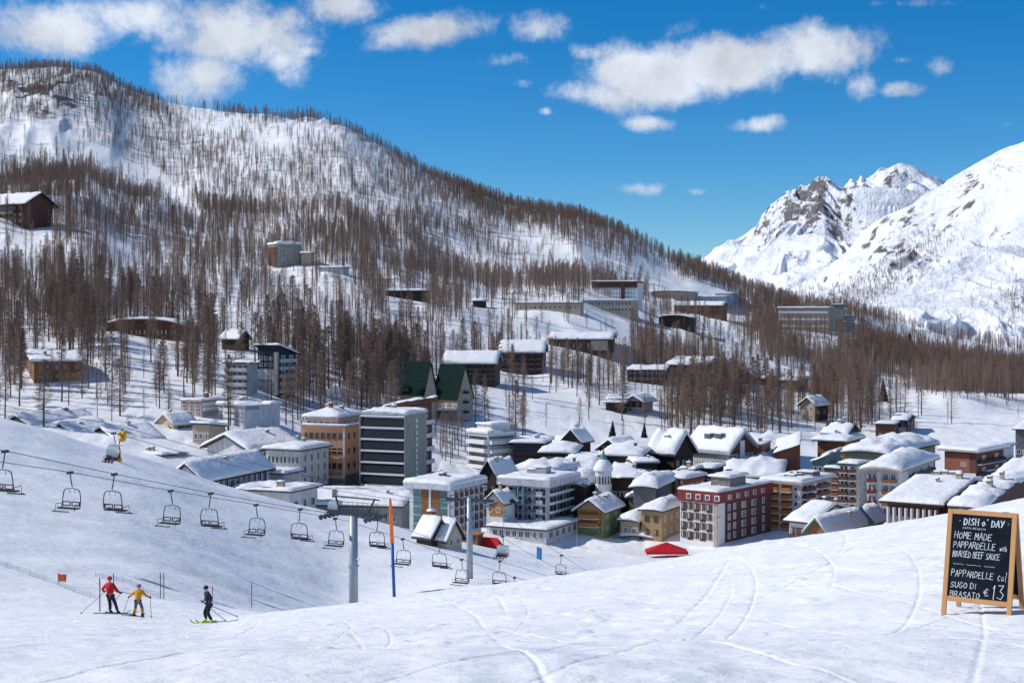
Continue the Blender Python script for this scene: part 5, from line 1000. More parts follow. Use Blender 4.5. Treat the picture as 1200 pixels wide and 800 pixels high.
# red skier: leaning, legs swung to the left, skis pointing right
g = at(130, 719); J = dict(SL); sh = lambda d, **k: d.update(k)
for k, dx in (('chest', .10), ('neck', .14), ('head0', .15), ('head', .16), ('head2', .17), ('lsh', .10), ('rsh', .10), ('lel', .02), ('rel', .2), ('lwr', -.02), ('rwr', .22), ('lpa', -.03), ('rpa', .24), ('waist', .05), ('lkn', -.05), ('rkn', .0), ('lan', -.26), ('ran', -.12), ('lto', -.26), ('rto', -.12)):
    J[k] = (J[k][0]+dx, J[k][1], J[k][2])
p1 = person('adult skier in red jacket and black trousers seen from behind', (g[0], g[1], g[2]+.02), rad(160), 1.0, J, 'red_cloth', 'black_cloth', 'red_cloth')
for k, a in (('lan', 'left ski'), ('ran', 'right ski')):
    w = world(p1, J[k]); ski('dark ski under the %s boot of the red-jacketed skier' % ('left' if a == 'left ski' else 'right'), (w[0], w[1], hz(w[0], w[1])), rad(75), 1.75, 'grey_cloth', 'skis of the red-jacketed skier')
w = world(p1, J['rpa']); tx, ty = w[0]-1.15, w[1]-.2; pole('thin pole trailing to the left from the red-jacketed skier', w, (tx, ty, hz(tx, ty)), 'poles of the red-jacketed skier')
w = world(p1, J['lpa']); tx, ty = w[0]-.9, w[1]+.4; pole('thin pole behind the red-jacketed skier, farther from us', w, (tx, ty, hz(tx, ty)), 'poles of the red-jacketed skier')
# yellow child in a snowplough
g = at(162, 723); J2 = dict(SL); J2.update(lkn=(-.19, -.08, .5), rkn=(.19, -.08, .5), lan=(-.27, .02, .12), ran=(.27, .02, .12), lto=(-.22, -.16, .06), rto=(.22, -.16, .06), lel=(-.40, -.02, 1.22), rel=(.40, -.02, 1.22), lwr=(-.56, -.14, 1.08), rwr=(.56, -.14, 1.08), lpa=(-.62, -.19, 1.06), rpa=(.62, -.19, 1.06))
p2 = person('child skier in yellow suit and purple helmet between two other skiers', (g[0], g[1], g[2]+.02), rad(172), .84, J2, 'yellow_cloth', 'grey_cloth', 'purple_cloth', knee='yellow_cloth', goggles=True)
for k, hd, a in (('lan', -18, 'right'), ('ran', 30, 'left')):
    w = world(p2, tuple(c*.84 for c in J2[k])); ski('short ski splayed to the %s under the yellow-suited child' % a, (w[0], w[1], hz(w[0], w[1])), rad(hd), 1.3, 'trim_dark', 'skis of the yellow-suited child')
for k, sg, a in (('lpa', 1, 'right'), ('rpa', -1, 'left')):
    w = world(p2, tuple(c*.84 for c in J2[k])); tx, ty = w[0]+sg*.12, w[1]-.25; tx = w[0]+.12 if w[0] > g[0] else w[0]-.25; pole('thin ski pole in the %s hand side of the yellow-suited child' % ('right' if w[0] > g[0] else 'left'), w, (tx, ty, hz(tx, ty)), 'poles of the yellow-suited child')
# dark child looking left
g = at(244, 730); J3 = dict(SL); J3.update(lkn=(-.12, -.14, .5), rkn=(.12, -.06, .48), lan=(-.22, -.02, .12), ran=(.24, .12, .12), lto=(-.22, -.18, .06), rto=(.24, -.04, .06), lel=(-.3, .04, 1.18), rel=(.3, .06, 1.18), lwr=(-.28, -.12, 1.0), rwr=(.3, -.1, 1.0), lpa=(-.27, -.2, .98), rpa=(.3, -.18, .98))
p3 = person('child skier in dark navy suit with lime boots on the right', (g[0], g[1], g[2]+.02), rad(-60), .83, J3, 'navy_cloth', 'black_cloth', 'navy_cloth', boots='lime_plastic', goggles=True)
for k, a in (('lan', 'nearer'), ('ran', 'farther')):
    w = world(p3, tuple(c*.83 for c in J3[k])); ski('lime ski, the %s one of the navy-suited child' % a, (w[0], w[1], hz(w[0], w[1])), rad(-80), 1.25, 'lime_plastic', 'skis of the navy-suited child')
for k, a, dd in (('lpa', 'lower', .95), ('rpa', 'upper', 1.25)):
    w = world(p3, tuple(c*.83 for c in J3[k])); tx, ty = w[0]+dd, w[1]+.05; pole('%s of two thin poles pointing right from the navy-suited child' % a, w, (tx, ty, hz(tx, ty)+.12 if a == 'upper' else hz(tx, ty)), 'poles of the navy-suited child')

# ------------------------------------------------------------------ chairlifts
def chair_parts(o, m='steel_dark', occ=False):
    mb = MB(); mb.box(-.10, .10, -.28, .28, -.14, .06, M[m]); mb.build('grip', o)
    mb = MB(); mb.tube([(0, 0, -.05), (.02, .04, -.35), (-.02, .16, -.75), (.02, .22, -1.1), (0, .2, -1.28)], .048, M[m], 6); mb.build('hanger', o)
    mb = MB(); w = .92
    mb.tube([(-w, .1, -2.72), (-w*.97, .2, -2.0), (-w*.88, .2, -1.55), (-w*.76, .2, -1.38), (-w*.5, .2, -1.30), (0, .2, -1.26), (w*.5, .2, -1.30), (w*.76, .2, -1.38), (w*.88, .2, -1.55), (w*.97, .2, -2.0), (w, .1, -2.72)], .042, M[m], 6)
    for e in (-.28, .28): mb.tube([(e, .2, -1.29), (e, .24, -1.5), (e, .2, -1.62)], .02, M[m], 5)
    mb.build('frame', o)
    mb = MB(); mb.box(-w-.02, w+.02, -.42, .08, -2.80, -2.70, M['trim_dark']); mb.build('seat', o)
    for e in (-1, 1):
        mb = MB(); a, b_ = sorted((e*.06, e*(w-.06)))
        mb.box(a, b_, .085, .14, -2.62, -2.54, M['trim_dark']); mb.box(a, b_, .085, .14, -2.34, -2.26, M['trim_dark']); mb.box(a, a+.07, .085, .14, -2.54, -2.34, M['trim_dark']); mb.box(b_-.07, b_, .085, .14, -2.54, -2.34, M['trim_dark'])
        mb.build('backrest', o)
    mb = MB(); mb.tube([(-w-.02, .05, -2.45), (-w-.04, -.5, -2.4), (-w-.04, -.55, -2.9), (-w-.35, -.6, -2.98)], .03, M[m], 5); mb.tube([(w+.02, .05, -2.45), (w+.04, -.5, -2.4), (w+.04, -.55, -2.9)], .03, M[m], 5); mb.tube([(-w-.3, -.56, -2.98), (w*.4, -.56, -2.98)], .05, M['trim_dark'], 5)
    mb.build('footrest_bar', o)
CH0 = empty('lift_chair', (0, 0, 0)); chair_parts(CH0)
def copy_tree(o, parent=None):
    c = o.copy(); C.objects.link(c); c.parent = parent
    for k in kids(o): copy_tree(k, c)
    return c
used = False
def chair(pos, rz, label, group='empty chairs of the near chairlift'):
    global used
    o = CH0 if not used else copy_tree(CH0); used = True
    o.location = pos; o.rotation_euler = (0, 0, rz); tag(o, label, 'lift chair', group); return o
def pt(px, py, Y): return Vector(((px-600)*Y/F, Y, zof(py, Y)))
def lineY(px, x0, y0, k):   # depth on the plan line X = x0 + k (Y - y0) at bearing px
    q = (px-600)/F; return (x0-k*y0)/(q-k)
RA = lambda px: lineY(px, -34, 110, .48)
RB = lambda px: lineY(px, -28.8, 110, .48)
RAp = [(-120,527),(-60,535),(0,541),(82,553),(200,574.5),(300,591),(393,607),(402,608.5),(472,631),(541,655),(603,676),(700,704)]
RBp = [(-120,512),(-60,519),(0,527),(6,528),(134,555),(247,577.5),(352,596),(424,606),(443,608),(516,634),(586,657),(640,674),(720,700)]
def ptline(P_, fn, name, label, grp):
    pts = [pt(a, b_, fn(a)) for a, b_ in P_]; xs = [p[0] for p in P_]; out = []
    T = np.linspace(xs[0], xs[-1], 60); 
    for t in T: out.append(pt(t, float(np.interp(t, xs, [p[1] for p in P_])), fn(t)))
    mb = MB(); mb.tube(out, .026, M['steel_dark'], 5); return tag(mb.build(name), label, 'cable', grp)
ptline(RAp, RA, 'haul_cable', 'lower steel rope of the near chairlift crossing the piste', 'ropes of the near chairlift')
ptline(RBp, RB, 'haul_cable', 'upper steel rope of the near chairlift crossing the piste', 'ropes of the near chairlift')
dirA = math.atan2(1, .48)-math.pi/2
on = ['first', 'second', 'third', 'fourth', 'fifth', 'sixth', 'seventh', 'eighth']
for i, (px, py) in enumerate([(82,553),(200,574.5),(300,591),(393,607),(472,631),(541,655),(603,676)]):
    chair(pt(px, py, RA(px)), dirA, 'empty grey lift chair, %s from the left on the lower near rope' % on[i])
for i, (px, py) in enumerate([(6,528),(134,555),(247,577.5),(352,596),(443,608),(516,634),(586,657)]):
    chair(pt(px, py, RB(px)), dirA+math.pi, 'empty grey lift chair, %s from the left on the upper near rope' % on[i])
# tower of the near lift
YT = 143.5; A_ = pt(398, 608, RA(398)); B_ = pt(431, 607, RB(431)); mid_ = (A_+B_)/2; zt = mid_.z+.25; zg = hz(mid_.x, mid_.y)
ang = math.atan2(.48, 1.0)*-1
t = empty('lift_tower', (mid_.x, mid_.y, zg), dirA, label='grey steel lift tower with double crossarm above the near piste', cat='lift tower')
hT = zt-zg; mb = MB(); mb.tube([(0, 0, -1), (0, 0, hT+.1)], .47, M['steel'], 20, .42); mb.build('mast', t, smooth=True)
mb = MB(); mb.tube([(0, 0, hT*.52), (0, 0, hT*.52+.12)], .54, M['steel'], 20); mb.tube([(.5, -.2, hT*.60), (.9, -.3, hT*.60)], .08, M['galvanised'], 6); mb.build('flange', t)
mb = MB(); mb.box(-2.9, 2.9, -.22, .22, hT+.05, hT+.5, M['steel_dark']); mb.build('crossarm', t)
mb = MB(); mb.tube([(-2.6, .15, hT+1.9), (2.9, .15, hT+1.75)], .09, M['steel_dark'], 6)
for x, x2 in ((-2.2, -1.7), (2.4, 1.6)): mb.tube([(x, .15, hT+1.85), (x2, .15, hT+.4)], .1, M['steel_dark'], 6)
mb.build('service_gantry', t)
mb = MB(); mb.box(-2.3, 2.6, .5, .56, hT+.5, hT+.56, M['steel_dark']); [mb.tube([(x, .53, hT+.5), (x, .53, hT+1.3)], .025, M['steel_dark'], 4) for x in np.linspace(-2.2, 2.5, 9)]; mb.tube([(-2.2, .53, hT+1.3), (2.5, .53, hT+1.3)], .03, M['steel_dark'], 4); mb.build('catwalk', t)
for sx, off in ((-1, -(A_-B_).length/2), (1, (A_-B_).length/2)):
    mb = MB()
    for k in range(6):
        y = -1.9+k*.76; vs = [(off+(-.07 if q < 12 else .07), y+.27*math.cos(q % 12*math.pi/6), hT-.02+.27*math.sin(q % 12*math.pi/6)) for q in range(24)]
        mb.add(vs, [tuple(range(12))[::-1], tuple(range(12, 24))]+[(j, (j+1) % 12, 12+(j+1) % 12, 12+j) for j in range(12)], M['steel_dark'])
    mb.box(off-.16, off-.08, -2.2, 2.2, hT-.06, hT+.12, M['steel']); mb.build('sheave_train', t)
# second, farther chairlift
LC = lambda px: lineY(px, -41.4, 147, .80); LD = lambda px: lineY(px, -36.5, 144.5, .80)
C1 = [(-60,475),(20,489),(133,507),(222,532),(300,552),(392,574),(480,588),(527,590),(589,629),(609,642),(646,662),(700,690)]
C2 = [(-60,462),(20,478),(133,497),(222,522),(300,543),(392,565),(480,583),(574,590),(626,628),(658,650),(688,669),(740,700)]
ptline(C1, LC, 'haul_cable', 'left rope of the farther chairlift carrying people', 'ropes of the farther chairlift'); ptline(C2, LD, 'haul_cable', 'right rope of the farther chairlift beyond the piste pole', 'ropes of the farther chairlift')
P1, P2 = pt(527, 590, LC(527)), pt(574, 590, LD(574)); m2 = (P1+P2)/2; g2 = ground(545, 661, 150, 240); yt = m2.y; zg2 = hz(m2.x, m2.y); d2 = math.atan2(P2.y-P1.y, P2.x-P1.x)
t = empty('lift_tower', (m2.x, m2.y, zg2), d2, label='farther slim grey lift tower with wide T-shaped arm', cat='lift tower'); hT = m2.z-zg2+.2
mb = MB(); mb.tube([(0, 0, -1), (0, 0, hT+.6)], .46, M['steel'], 16, .36); mb.build('mast', t, smooth=True)
wd = (P2-P1).length/2; mb = MB(); mb.box(-wd-.5, wd+.5, -.18, .18, hT+.15, hT+.5, M['steel_dark']); mb.tube([(0, 0, hT+1.6), (-wd, 0, hT+.7)], .06, M['steel_dark'], 5); mb.tube([(0, 0, hT+1.6), (wd, 0, hT+.7)], .06, M['steel_dark'], 5); mb.build('crossarm', t)
for e in (-wd, wd):
    mb = MB(); mb.box(e-.1, e+.1, -2.0, 2.0, hT-.08, hT+.1, M['steel'])
    for k in range(5): mb.box(e-.16, e-.1, -1.8+k*.85, -1.4+k*.85, hT-.25, hT+.15, M['steel_dark'])
    mb.build('sheave_train', t)
dC = math.atan2(1, .8)-math.pi/2
SIT = dict(pelvis=(0, .02, .10), waist=(0, .03, .28), chest=(0, .02, .52), neck=(0, -.01, .70), head0=(0, -.02, .76), head=(0, -.04, .845), head2=(0, -.03, .93), lsh=(-.19, .02, .60), rsh=(.19, .02, .60), lel=(-.25, -.08, .36), rel=(.25, -.08, .36), lwr=(-.2, -.32, .30), rwr=(.2, -.32, .30), lpa=(-.18, -.4, .3), rpa=(.18, -.4, .3),
           lhi=(-.1, -.02, .10), rhi=(.1, -.02, .10), lkn=(-.12, -.46, .12), rkn=(.12, -.46, .12), lan=(-.12, -.48, -.32), ran=(.12, -.48, -.32), lto=(-.12, -.64, -.38), rto=(.12, -.64, -.38))
CO = ['navy_cloth', 'red_cloth', 'white_cloth', 'purple_cloth', 'black_cloth', 'pink_cloth', 'blue_cloth', 'grey_cloth']
who = {'navy_cloth': 'navy', 'red_cloth': 'red', 'white_cloth': 'white', 'purple_cloth': 'purple', 'black_cloth': 'black', 'pink_cloth': 'pink', 'blue_cloth': 'blue', 'grey_cloth': 'grey'}
for (px, py, where, cols) in ((133, 508, 'over the slope crest at left', ('navy_cloth', 'pink_cloth', 'white_cloth')), (392, 575, 'left of the near lift tower', ('blue_cloth', 'white_cloth', 'purple_cloth')), (589, 629, 'right of the farther tower', ('navy_cloth', 'grey_cloth', 'red_cloth'))):
    p = pt(px, py-1, LC(px)); o = empty('lift_chair', p, dC, label='occupied lift chair with three riders %s' % where, cat='lift chair', group='occupied chairs of the farther chairlift')
    for k in kids(CH0): c = k.copy(); C.objects.link(c); c.parent = o
    mb = MB(); vs = []; fs = []
    for i in range(9):
        a = rad(-20+i*15); 
        for e in (-.9, .9): vs.append((e, .12-.62*math.sin(a)+.25, -2.15+.85*math.cos(a)))
    for i in range(8): fs.append((2*i, 2*i+1, 2*i+3, 2*i+2))
    mb.add(vs, fs, M['blue_grey']); hd = mb.build('hood', o); sl = hd.modifiers.new('s', 'SOLIDIFY'); sl.thickness = .04
    for i, cl in enumerate(cols):
        w = world(o, (-.56+.56*i, -.12, -2.70)); person('person in %s jacket seated on the lift chair %s' % (who[cl], where), w, dC, .92, SIT, cl, ('black_cloth', 'navy_cloth', 'grey_cloth')[i], CO[(i*3+len(where)) % 8], goggles=True)
p = pt(658, 650, LD(658)); o = copy_tree(CH0); o.location = p; o.rotation_euler = (0, 0, dC+math.pi); tag(o, 'empty lift chair farthest down the hill on the farther rope', 'lift chair', 'empty chairs of the farther chairlift')

# ------------------------------------------------------------------ poles, nets, flags
def marker(name, px, pyb_, pyt, Y0, Y1, label, m1, m2, rr, frac, cat='marker pole'):
    g = ground(px, pyb_, Y0, Y1); h = zof(pyt, g[1])-g[2]; o = empty(name, g, label=label, cat=cat)
    mb = MB(); mb.tube([(0, 0, -.4), (0, 0, h*frac)], rr, M[m1], 10); mb.build('lower_pole', o, smooth=True)
    mb = MB(); mb.tube([(0, 0, h*frac), (-.01, 0, h*.96), (-.02, 0, h)], rr*1.25, M[m2], 10, rr*.5); mb.build('upper_sleeve', o, smooth=True); return o
o = marker('piste_pole', 462, 699, 583, 40, 70, 'tall slalom-like pole, orange above and blue below, by the lift tower', 'blue_paint', 'orange_paint', .055, .545); o.rotation_euler = (0, rad(-2.2), 0)
for (a, b_, c, lb) in ((117,716,676,'dark marker pole with red tip left of the red-jacketed skier'), (295,712,682,'thin blue marker pole with red tip right of the dark-suited child'), (188,701,670,'left one of a close pair of thin grey poles'), (192,701,670,'right one of a close pair of thin grey poles'), (133,690,671,'faint short pole behind the red-jacketed skier'), (249,706,686,'thin pink pole behind the navy-suited child')):
    marker('piste_pole', a, b_, c, 50, 200, lb, 'grey_cloth' if 'grey' in lb or 'dark' in lb or 'faint' in lb else 'blue_paint' if 'blue' in lb else 'pink_cloth', 'red_cloth' if 'red tip' in lb or 'pink' in lb else 'grey_cloth', .03, .75)
def flag(px, pyb_, pyt, Y0, Y1, label, m, w, h, top=.0):
    g = ground(px, pyb_, Y0, Y1); H_ = zof(pyt, g[1])-g[2]; o = empty('flag', g, label=label, cat='flag'); mb = MB(); mb.tube([(0, 0, -.3), (0, 0, H_)], .025, M['steel'], 6); mb.build('flagpole', o)
    mb = MB(); vs = []; fs = []; nx = 10
    for i in range(nx+1):
        x = w*i/nx
        for j in range(5): vs.append((x, .12*math.sin(i*.9+j*.3)*(i/nx), H_-.05-h*j/4-(.15*h*(i/nx)**2)))
    for i in range(nx):
        for j in range(4): fs.append((i*5+j, i*5+j+1, i*5+j+6, i*5+j+5))
    mb.add(vs, fs, M[m]); c = mb.build('cloth', o, smooth=True); s_ = c.modifiers.new('s', 'SOLIDIFY'); s_.thickness = .02; return o
flag(68, 684, 671, 80, 160, 'small orange-red flag on the lower left piste', 'orange_paint', .55, .5)
pmat('sky_cloth', (.10, .35, .62)); flag(629, 667, 640, 180, 290, 'light blue banner flag below the grey hotel', 'sky_cloth', .8, 1.9)
def netline(P_, Y0, Y1, h, label, m, cat='safety net', step=14, post=True, name='safety_net'):
    pts = []
    for (a, b_) in P_: pts.append(ground(a, b_, Y0, Y1))
    o = empty(name, pts[0], label=label, cat=cat); base = Vector(pts[0]); fin = []
    for i in range(len(pts)-1):
        for k in range(step):
            f = k/step; x = pts[i][0]+(pts[i+1][0]-pts[i][0])*f; y = pts[i][1]+(pts[i+1][1]-pts[i][1])*f; fin.append(Vector((x, y, hz(x, y)))-base)
    fin.append(Vector((pts[-1]))-base); mb = MB(); r_ = .008
    for q in np.linspace(.08, h, 4): mb.tube([v+Vector((0, 0, q)) for v in fin], r_, M[m], 3, cap=False)
    tot = sum((fin[i+1]-fin[i]).length for i in range(len(fin)-1)); 
    for i in range(len(fin)-1):
        n = max(1, int((fin[i+1]-fin[i]).length/1.2))
        for k in range(n): v = fin[i].lerp(fin[i+1], k/n); mb.add([v+Vector((0, 0, .05)), v+Vector((.014, 0, .05)), v+Vector((.014, 0, h)), v+Vector((0, 0, h))], [(0, 1, 2, 3)], M[m])
    mb.build('mesh', o)
    for i in range(0, len(fin), max(1, len(fin)//9)):
        pb = MB(); pb.tube([fin[i]+Vector((0, 0, -.3)), fin[i]+Vector((0, 0, h+.05))], .014, M[m], 5); pb.build('post', o)
netline([(-30,652),(0,662),(30,672),(70,686),(112,702)], 82, 200, .32, 'dark blue net strung down the lower left piste edge', 'blue_grey')
netline([(112,675),(150,684),(188,701)], 95, 200, .3, 'blue net running behind the skiers to the paired poles', 'blue_grey')
netline([(498,642),(540,650),(580,656),(640,665)], 190, 290, .9, 'long blue net along the piste edge behind the lift chairs', 'blue_paint')
netline([(700,644),(735,649),(790,652)], 300, 345, .9, 'dark railing along the road below the red awning', 'trim_dark', 'railing', name='railing')
netline([(548,626),(566,630),(586,634)], 285, 345, 1.6, 'red safety net beside the piste bottom', 'red_cloth')
# snow lance with yellow padding on the crest
g = ground(139, 541, 180, 260); o = empty('snow_lance', g, label='snow-making lance with bright yellow padding on the slope crest', cat='snow lance')
mb = MB(); mb.tube([(0, 0, -.5), (.1, 0, 3.0), (.7, 0, 5.4)], .09, M['steel_dark'], 8); mb.build('mast', o)
mb = MB(); mb.lathe([(.52, .0), (.55, .2), (.34, 1.1), (.22, 1.5)], M['yellow_pad'], 10); mb.build('base_pad', o, smooth=True)
for i, (x, z, r) in enumerate(((.55, 3.7, .6), (.9, 4.6, .5), (.2, 4.5, .36))):
    mb = MB(); mb.lathe([(r*.5, -r*.8), (r, -r*.4), (r*.95, r*.3), (r*.4, r*.8)], M['yellow_pad'], 10); mb.build('head_pad', o, (x, 0, z), smooth=True)
# red parasol roof on the terrace
g = ground(781, 652, 290, 345); o = empty('parasol', (g[0], g[1], g[2]), label='wide crimson parasol canopy on the terrace below the checkered hotel', cat='parasol'); mb = MB(); mb.tube([(0, 0, 0), (0, 0, 3.3)], .06, M['steel'], 6); mb.build('pole', o)
mb = MB(); w = 4.8; mb.add([(-w, -w*.5, 1.4), (w, -w*.5, 1.4), (w, w*.5, 1.4), (-w, w*.5, 1.4), (0, 0, 3.4), (-w, -w*.5, .9), (w, -w*.5, .9), (w, w*.5, .9), (-w, w*.5, .9)], [(0, 1, 4), (1, 2, 4), (2, 3, 4), (3, 0, 4), (0, 5, 6, 1), (1, 6, 7, 2), (2, 7, 8, 3), (3, 8, 5, 0)], M['red_cloth']); mb.build('canopy', o)
# red covers / wooden shed beside the huts
g = ground(570, 648, 270, 345); o = empty('tent', g, rad(-20), label='low dark red tent beside the piste bottom', cat='tent'); mb = MB()
mb.add([(-3.6, -1.6, -.4), (3.6, -1.6, -.4), (3.6, 1.6, -.4), (-3.6, 1.6, -.4), (-2.2, 0, 1.9), (2.2, 0, 1.9)], [(0, 1, 5, 4), (1, 2, 5), (2, 3, 4, 5), (3, 0, 4)], M['red_cloth']); mb.build('canvas', o)
mb = MB(); mb.tube([(0, 0, 0), (0, 0, 2.0)], .05, M['steel'], 5); mb.build('tent_pole', o)
g = ground(553, 641, 270, 345); o = empty('shed', g, rad(-25), label='small orange-brown wooden kiosk left of the red tent', cat='kiosk'); mb = MB(); mb.box(-1.8, 1.8, -1.2, 1.2, -1, 2.0, M['mid_wood']); mb.build('wall', o); mb = MB(); mb.box(-2.1, 2.1, -1.5, 1.5, 2.0, 2.15, M['orange_wood']); mb.build('roof', o)
mb = MB(); mb.box(-1.2, 1.2, -1.24, -1.2, .8, 1.6, M['trim_dark']); mb.build('hatch', o)
# tall lamp/flag posts in the village
for (a, b_, c, lb) in ((707,622,585,'thin grey street mast below the steeple'),(590,640,600,'thin street mast beside the farther lift tower'),(840,652,598,'slim white mast in front of the checkered hotel corner'),(940,608,560,'slim lamp mast before the orange timber hotel'),(676,640,606,'thin lamp mast beside the hotel annex')):
    g = ground(a, b_, 290, 420); h = zof(c, g[1])-g[2]; h = min(max(h, 5), 9); o = empty('street_lamp', g, label=lb, cat='street lamp'); mb = MB(); mb.tube([(0, 0, -.5), (0, 0, h)], .07, M['steel'], 6, .05); mb.build('post', o); mb = MB(); mb.box(-.1, .7, -.12, .12, h, h+.12, M['steel_dark']); mb.build('lamp_head', o)

# ------------------------------------------------------------------ chalkboard
g = ground(1150, 716, 10, 24); YB = g[1]; SC = YB/F     # metres per photo pixel at the board
M['board_wood'] = mat('board_wood', (.56, .29, .12), .55, .12, 3, stretch=(1, 1, .15)); M['slate'] = mat('slate', (.007, .012, .020), .8, .5, 5, spec=.12); M['chalk'] = mat('chalk', (.62, .65, .68), .9, .25, 60)
ph = rad(33); W_ = .74; Hb = 1.20; lean = .275
o = empty('chalkboard', (0, 0, 0), -ph+0, label='wooden A-frame chalkboard menu standing in the snow', cat='chalkboard')
# local: x along the hinge, front panel faces -y; hinge at height Hh above ground
Hh = 1.10; fa = math.atan2(lean, Hh)
def panel(sgn):
    e = bpy.data.objects.new('panel', None)
def fpt(u, v, w, sg=-1):      # u across, v down from hinge along the panel, w outwards from the panel face
    cy, sy = math.cos(fa), math.sin(fa)
    return (u, sg*(v*sy+w*cy), Hh-v*cy+w*sy)
def fbox(mb, u0, u1, v0, v1, w0, w1, m, sg=-1):
    P_ = [fpt(u, v, w, sg) for u, v, w in ((u0, v0, w0), (u1, v0, w0), (u1, v1, w0), (u0, v1, w0), (u0, v0, w1), (u1, v0, w1), (u1, v1, w1), (u0, v1, w1))]
    mb.add(P_, [(0, 3, 2, 1), (4, 5, 6, 7), (0, 1, 5, 4), (1, 2, 6, 5), (2, 3, 7, 6), (3, 0, 4, 7)], M[m])
LL = Hh/math.cos(fa); fw = .052; bot = LL-.135
for sg, nm in ((-1, 'front_frame'), (1, 'rear_frame')):
    for e, (a, b_) in enumerate(((-W_/2, -W_/2+fw), (W_/2-fw, W_/2))):
        mb = MB(); fbox(mb, a, b_, 0 if sg < 0 else .01, LL+.03, 0, .03, 'board_wood', sg); s_ = mb.build('frame_leg', o); bv = s_.modifiers.new('b', 'BEVEL'); bv.width = .004
    mb = MB(); fbox(mb, -W_/2+fw, W_/2-fw, .0 if sg < 0 else .02, fw, .001, .029, 'board_wood', sg); fbox(mb, -W_/2+fw, W_/2-fw, bot-fw, bot, .001, .029, 'board_wood', sg); mb.build('frame_rail', o)
    mb = MB(); fbox(mb, -W_/2+fw, W_/2-fw, fw, bot-fw, .008, .018, 'slate', sg); sl_ = mb.build('slate_panel', o)
    if sg < 0: SLP = sl_
mb = MB(); fbox(mb, -.03, .03, bot, bot+.05, .005, .025, 'board_wood', 1); mb.build('rail_knob', o)
for e in (-.24, .24): mb = MB(); mb.box(e-.03, e+.03, -.03, .03, Hh-.004, Hh+.006, M['galvanised']); mb.build('hinge', o)
GL = {  # stroke lettering in a unit box, y up
'A': [[(0,0),(.5,1),(1,0)],[(.2,.38),(.85,.4)]], 'B': [[(0,0),(0,1),(.6,1),(.8,.8),(.55,.55),(0,.52)],[(.55,.55),(.95,.35),(.8,.05),(0,0)]], 'C': [[(.95,.85),(.6,1),(.15,.8),(0,.4),(.3,0),(.95,.1)]],
'D': [[(0,0),(0,1),(.6,.9),(.95,.5),(.6,.08),(0,0)]], 'E': [[(.9,1),(0,1),(0,0),(.95,0)],[(0,.52),(.7,.55)]], 'F': [[(.95,1),(0,1),(0,0)],[(0,.52),(.7,.55)]], 'G': [[(.95,.85),(.5,1),(.05,.6),(.15,.1),(.7,0),(.95,.4),(.55,.42)]],
'H': [[(0,0),(0,1)],[(.9,0),(.9,1)],[(0,.5),(.9,.52)]], 'I': [[(.4,0),(.4,1)]], 'L': [[(0,1),(0,0),(.85,0)]], 'M': [[(0,0),(.1,1),(.5,.4),(.9,1),(1,0)]], 'N': [[(0,0),(0,1),(.9,0),(.9,1)]],
'O': [[(.5,1),(.05,.7),(.1,.2),(.5,0),(.95,.3),(.9,.8),(.5,1)]], 'P': [[(0,0),(0,1),(.7,.97),(.9,.75),(.6,.5),(0,.48)]], 'R': [[(0,0),(0,1),(.7,.97),(.85,.75),(.5,.5),(0,.48)],[(.4,.5),(.95,0)]],
'S': [[(.9,.85),(.5,1),(.1,.8),(.3,.55),(.8,.4),(.85,.1),(.4,0),(0,.12)]], 'T': [[(0,1),(1,1)],[(.5,1),(.5,0)]], 'U': [[(0,1),(.05,.2),(.5,0),(.9,.25),(.95,1)]], 'V': [[(0,1),(.5,0),(1,1)]], 'Y': [[(0,1),(.45,.5)],[(1,1),(.3,0)]],
'w': [[(0,.6),(.2,0),(.5,.45),(.75,0),(1,.6)]], 'i': [[(.4,0),(.4,.55)],[(.4,.75),(.42,.8)]], 't': [[(.4,.9),(.4,.1),(.75,.0)],[(.05,.6),(.8,.6)]], 'h': [[(.1,0),(.1,1)],[(.1,.4),(.5,.6),(.8,.4),(.8,0)]], 'c': [[(.8,.5),(.4,.6),(.05,.3),(.35,0),(.85,.08)]],
'o': [[(.45,.6),(.05,.35),(.35,0),(.85,.25),(.45,.6)]], 'l': [[(.3,1.1),(.65,1.05),(.35,.5),(.3,.08),(.8,0)]], 'u': [[(.05,.6),(.1,.1),(.6,.05),(.8,.6),(.85,0)]], 'e': [[(.1,.3),(.85,.35),(.5,.62),(.1,.35),(.3,0),(.85,.08)]], "'": [[(.4,1),(.3,.8)]], '.': [[(.4,.5),(.46,.52)]],
'1': [[(.15,.75),(.5,1),(.5,0)]], '3': [[(.05,.95),(.75,1),(.35,.58),(.85,.35),(.55,.0),(0,.1)]], '€': [[(.9,.85),(.5,.95),(.15,.5),(.45,.05),(.95,.15)],[(0,.58),(.7,.6)],[(0,.42),(.65,.42)]], 'p': [[(.1,-.25),(.1,.6)],[(.1,.5),(.6,.6),(.75,.3),(.4,0),(.1,.1)]], 'a': [[(.75,.6),(.2,.5),(.15,.05),(.6,.1),(.75,.6),(.8,0)]], 'n': [[(.1,0),(.1,.6)],[(.1,.4),(.5,.6),(.8,.4),(.8,0)]], 'r': [[(.15,0),(.15,.6)],[(.15,.35),(.7,.58)]], 'd': [[(.75,1),(.75,0),(.3,.0),(.1,.3),(.35,.58),(.75,.5)]], 'g': [[(.75,.6),(.2,.55),(.2,.1),(.75,.15),(.75,.6),(.7,-.2),(.2,-.25)]],'~': [[(0,.3),(.25,.6),(.5,.3),(.75,.05),(1,.35)]]}
rt_ = random.Random(21)
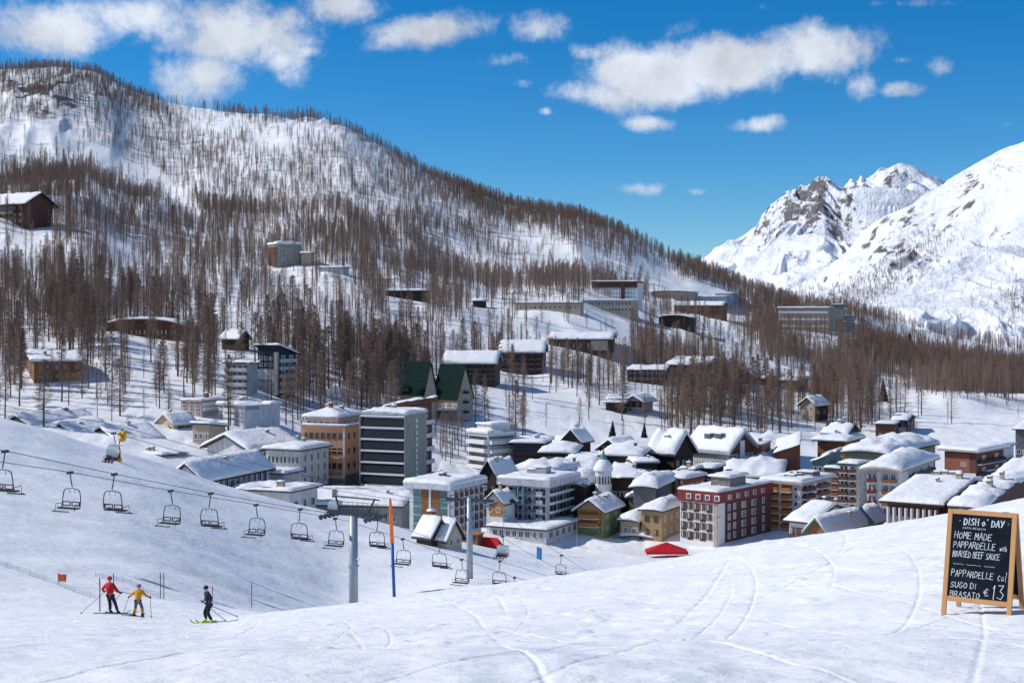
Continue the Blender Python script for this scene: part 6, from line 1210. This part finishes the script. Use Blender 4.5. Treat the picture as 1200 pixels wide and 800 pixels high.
def write(text, u, v, h, w, m=None, th=.0042, slant=.08, dbl=False, gap=.28):
    """v: baseline distance down from the hinge; u: left edge; w: advance width of a letter box"""
    mb = MB(); x = u
    for ch in text:
        if ch == ' ': x += w*.75; continue
        lw = w*(.45 if ch in "Iil'.1" else 1); jy = rt_.uniform(-.06, .06)*h; hh = h*rt_.uniform(.93, 1.07)
        for st in GL[ch]:
            for rep in range(2 if dbl else 1):
                pts = [(x+(q[0]*lw)+slant*q[1]*h+rep*.006+rt_.uniform(-.03, .03)*w, v-q[1]*hh+jy+rt_.uniform(-.02, .02)*h) for q in st]
                # round corners a little
                for i in range(len(pts)-1):
                    a, b_ = pts[i], pts[i+1]; dx, dy = b_[0]-a[0], b_[1]-a[1]; l = math.hypot(dx, dy) or 1; nx, ny = -dy/l*th/2, dx/l*th/2; ex, ey = dx/l*th*.4, dy/l*th*.4; tk = rt_.uniform(.7, 1.25)
                    q = [(a[0]-ex+nx*tk, a[1]-ey+ny*tk), (a[0]-ex-nx*tk, a[1]-ey-ny*tk), (b_[0]+ex-nx*tk, b_[1]+ey-ny*tk), (b_[0]+ex+nx*tk, b_[1]+ey+ny*tk)]
                    mb.add([fpt(c[0], c[1], .0195+i*.00004+rep*.0003) for c in q], [(0, 1, 2, 3)], M['chalk'])
        x += lw+w*gap
    mb.build('chalk_writing', SLP if False else o); return x
L0 = -W_/2+fw+.02
write(". DISH o' DAY .", L0+.05, .165, .075, .036, th=.0055, dbl=True, gap=.3)
write('piatto del giorno', L0+.1, .205, .022, .013, th=.0028)
write('HOME MADE', L0+.015, .315, .07, .037, th=.0062)
write('PAPPARDELLE', L0+.010, .415, .066, .033, th=.0058, gap=.25); write('with', L0+.505, .415, .05, .017, th=.0045)
write('BRAISED BEEF SAUCE', L0+.010, .515, .064, .0242, th=.0056, gap=.24)
write('~~~ ~~~~ ~~~', L0+.02, .60, .018, .036, th=.003, gap=.1)
write('PAPPARDELLE', L0+.008, .725, .068, .033, th=.0058, gap=.25); write('col', L0+.50, .735, .085, .03, th=.005)
write('SUGO DI', L0+.008, .845, .06, .036, th=.006); write('BRASATO', L0+.008, .945, .06, .036, th=.0062)
write('€', L0+.36, .915, .085, .055, th=.006); write('13', L0+.45, .93, .14, .075, th=.007)
hx = (1152-600)*YB/F; o.location = (hx, YB, hz(hx, YB)-.01)
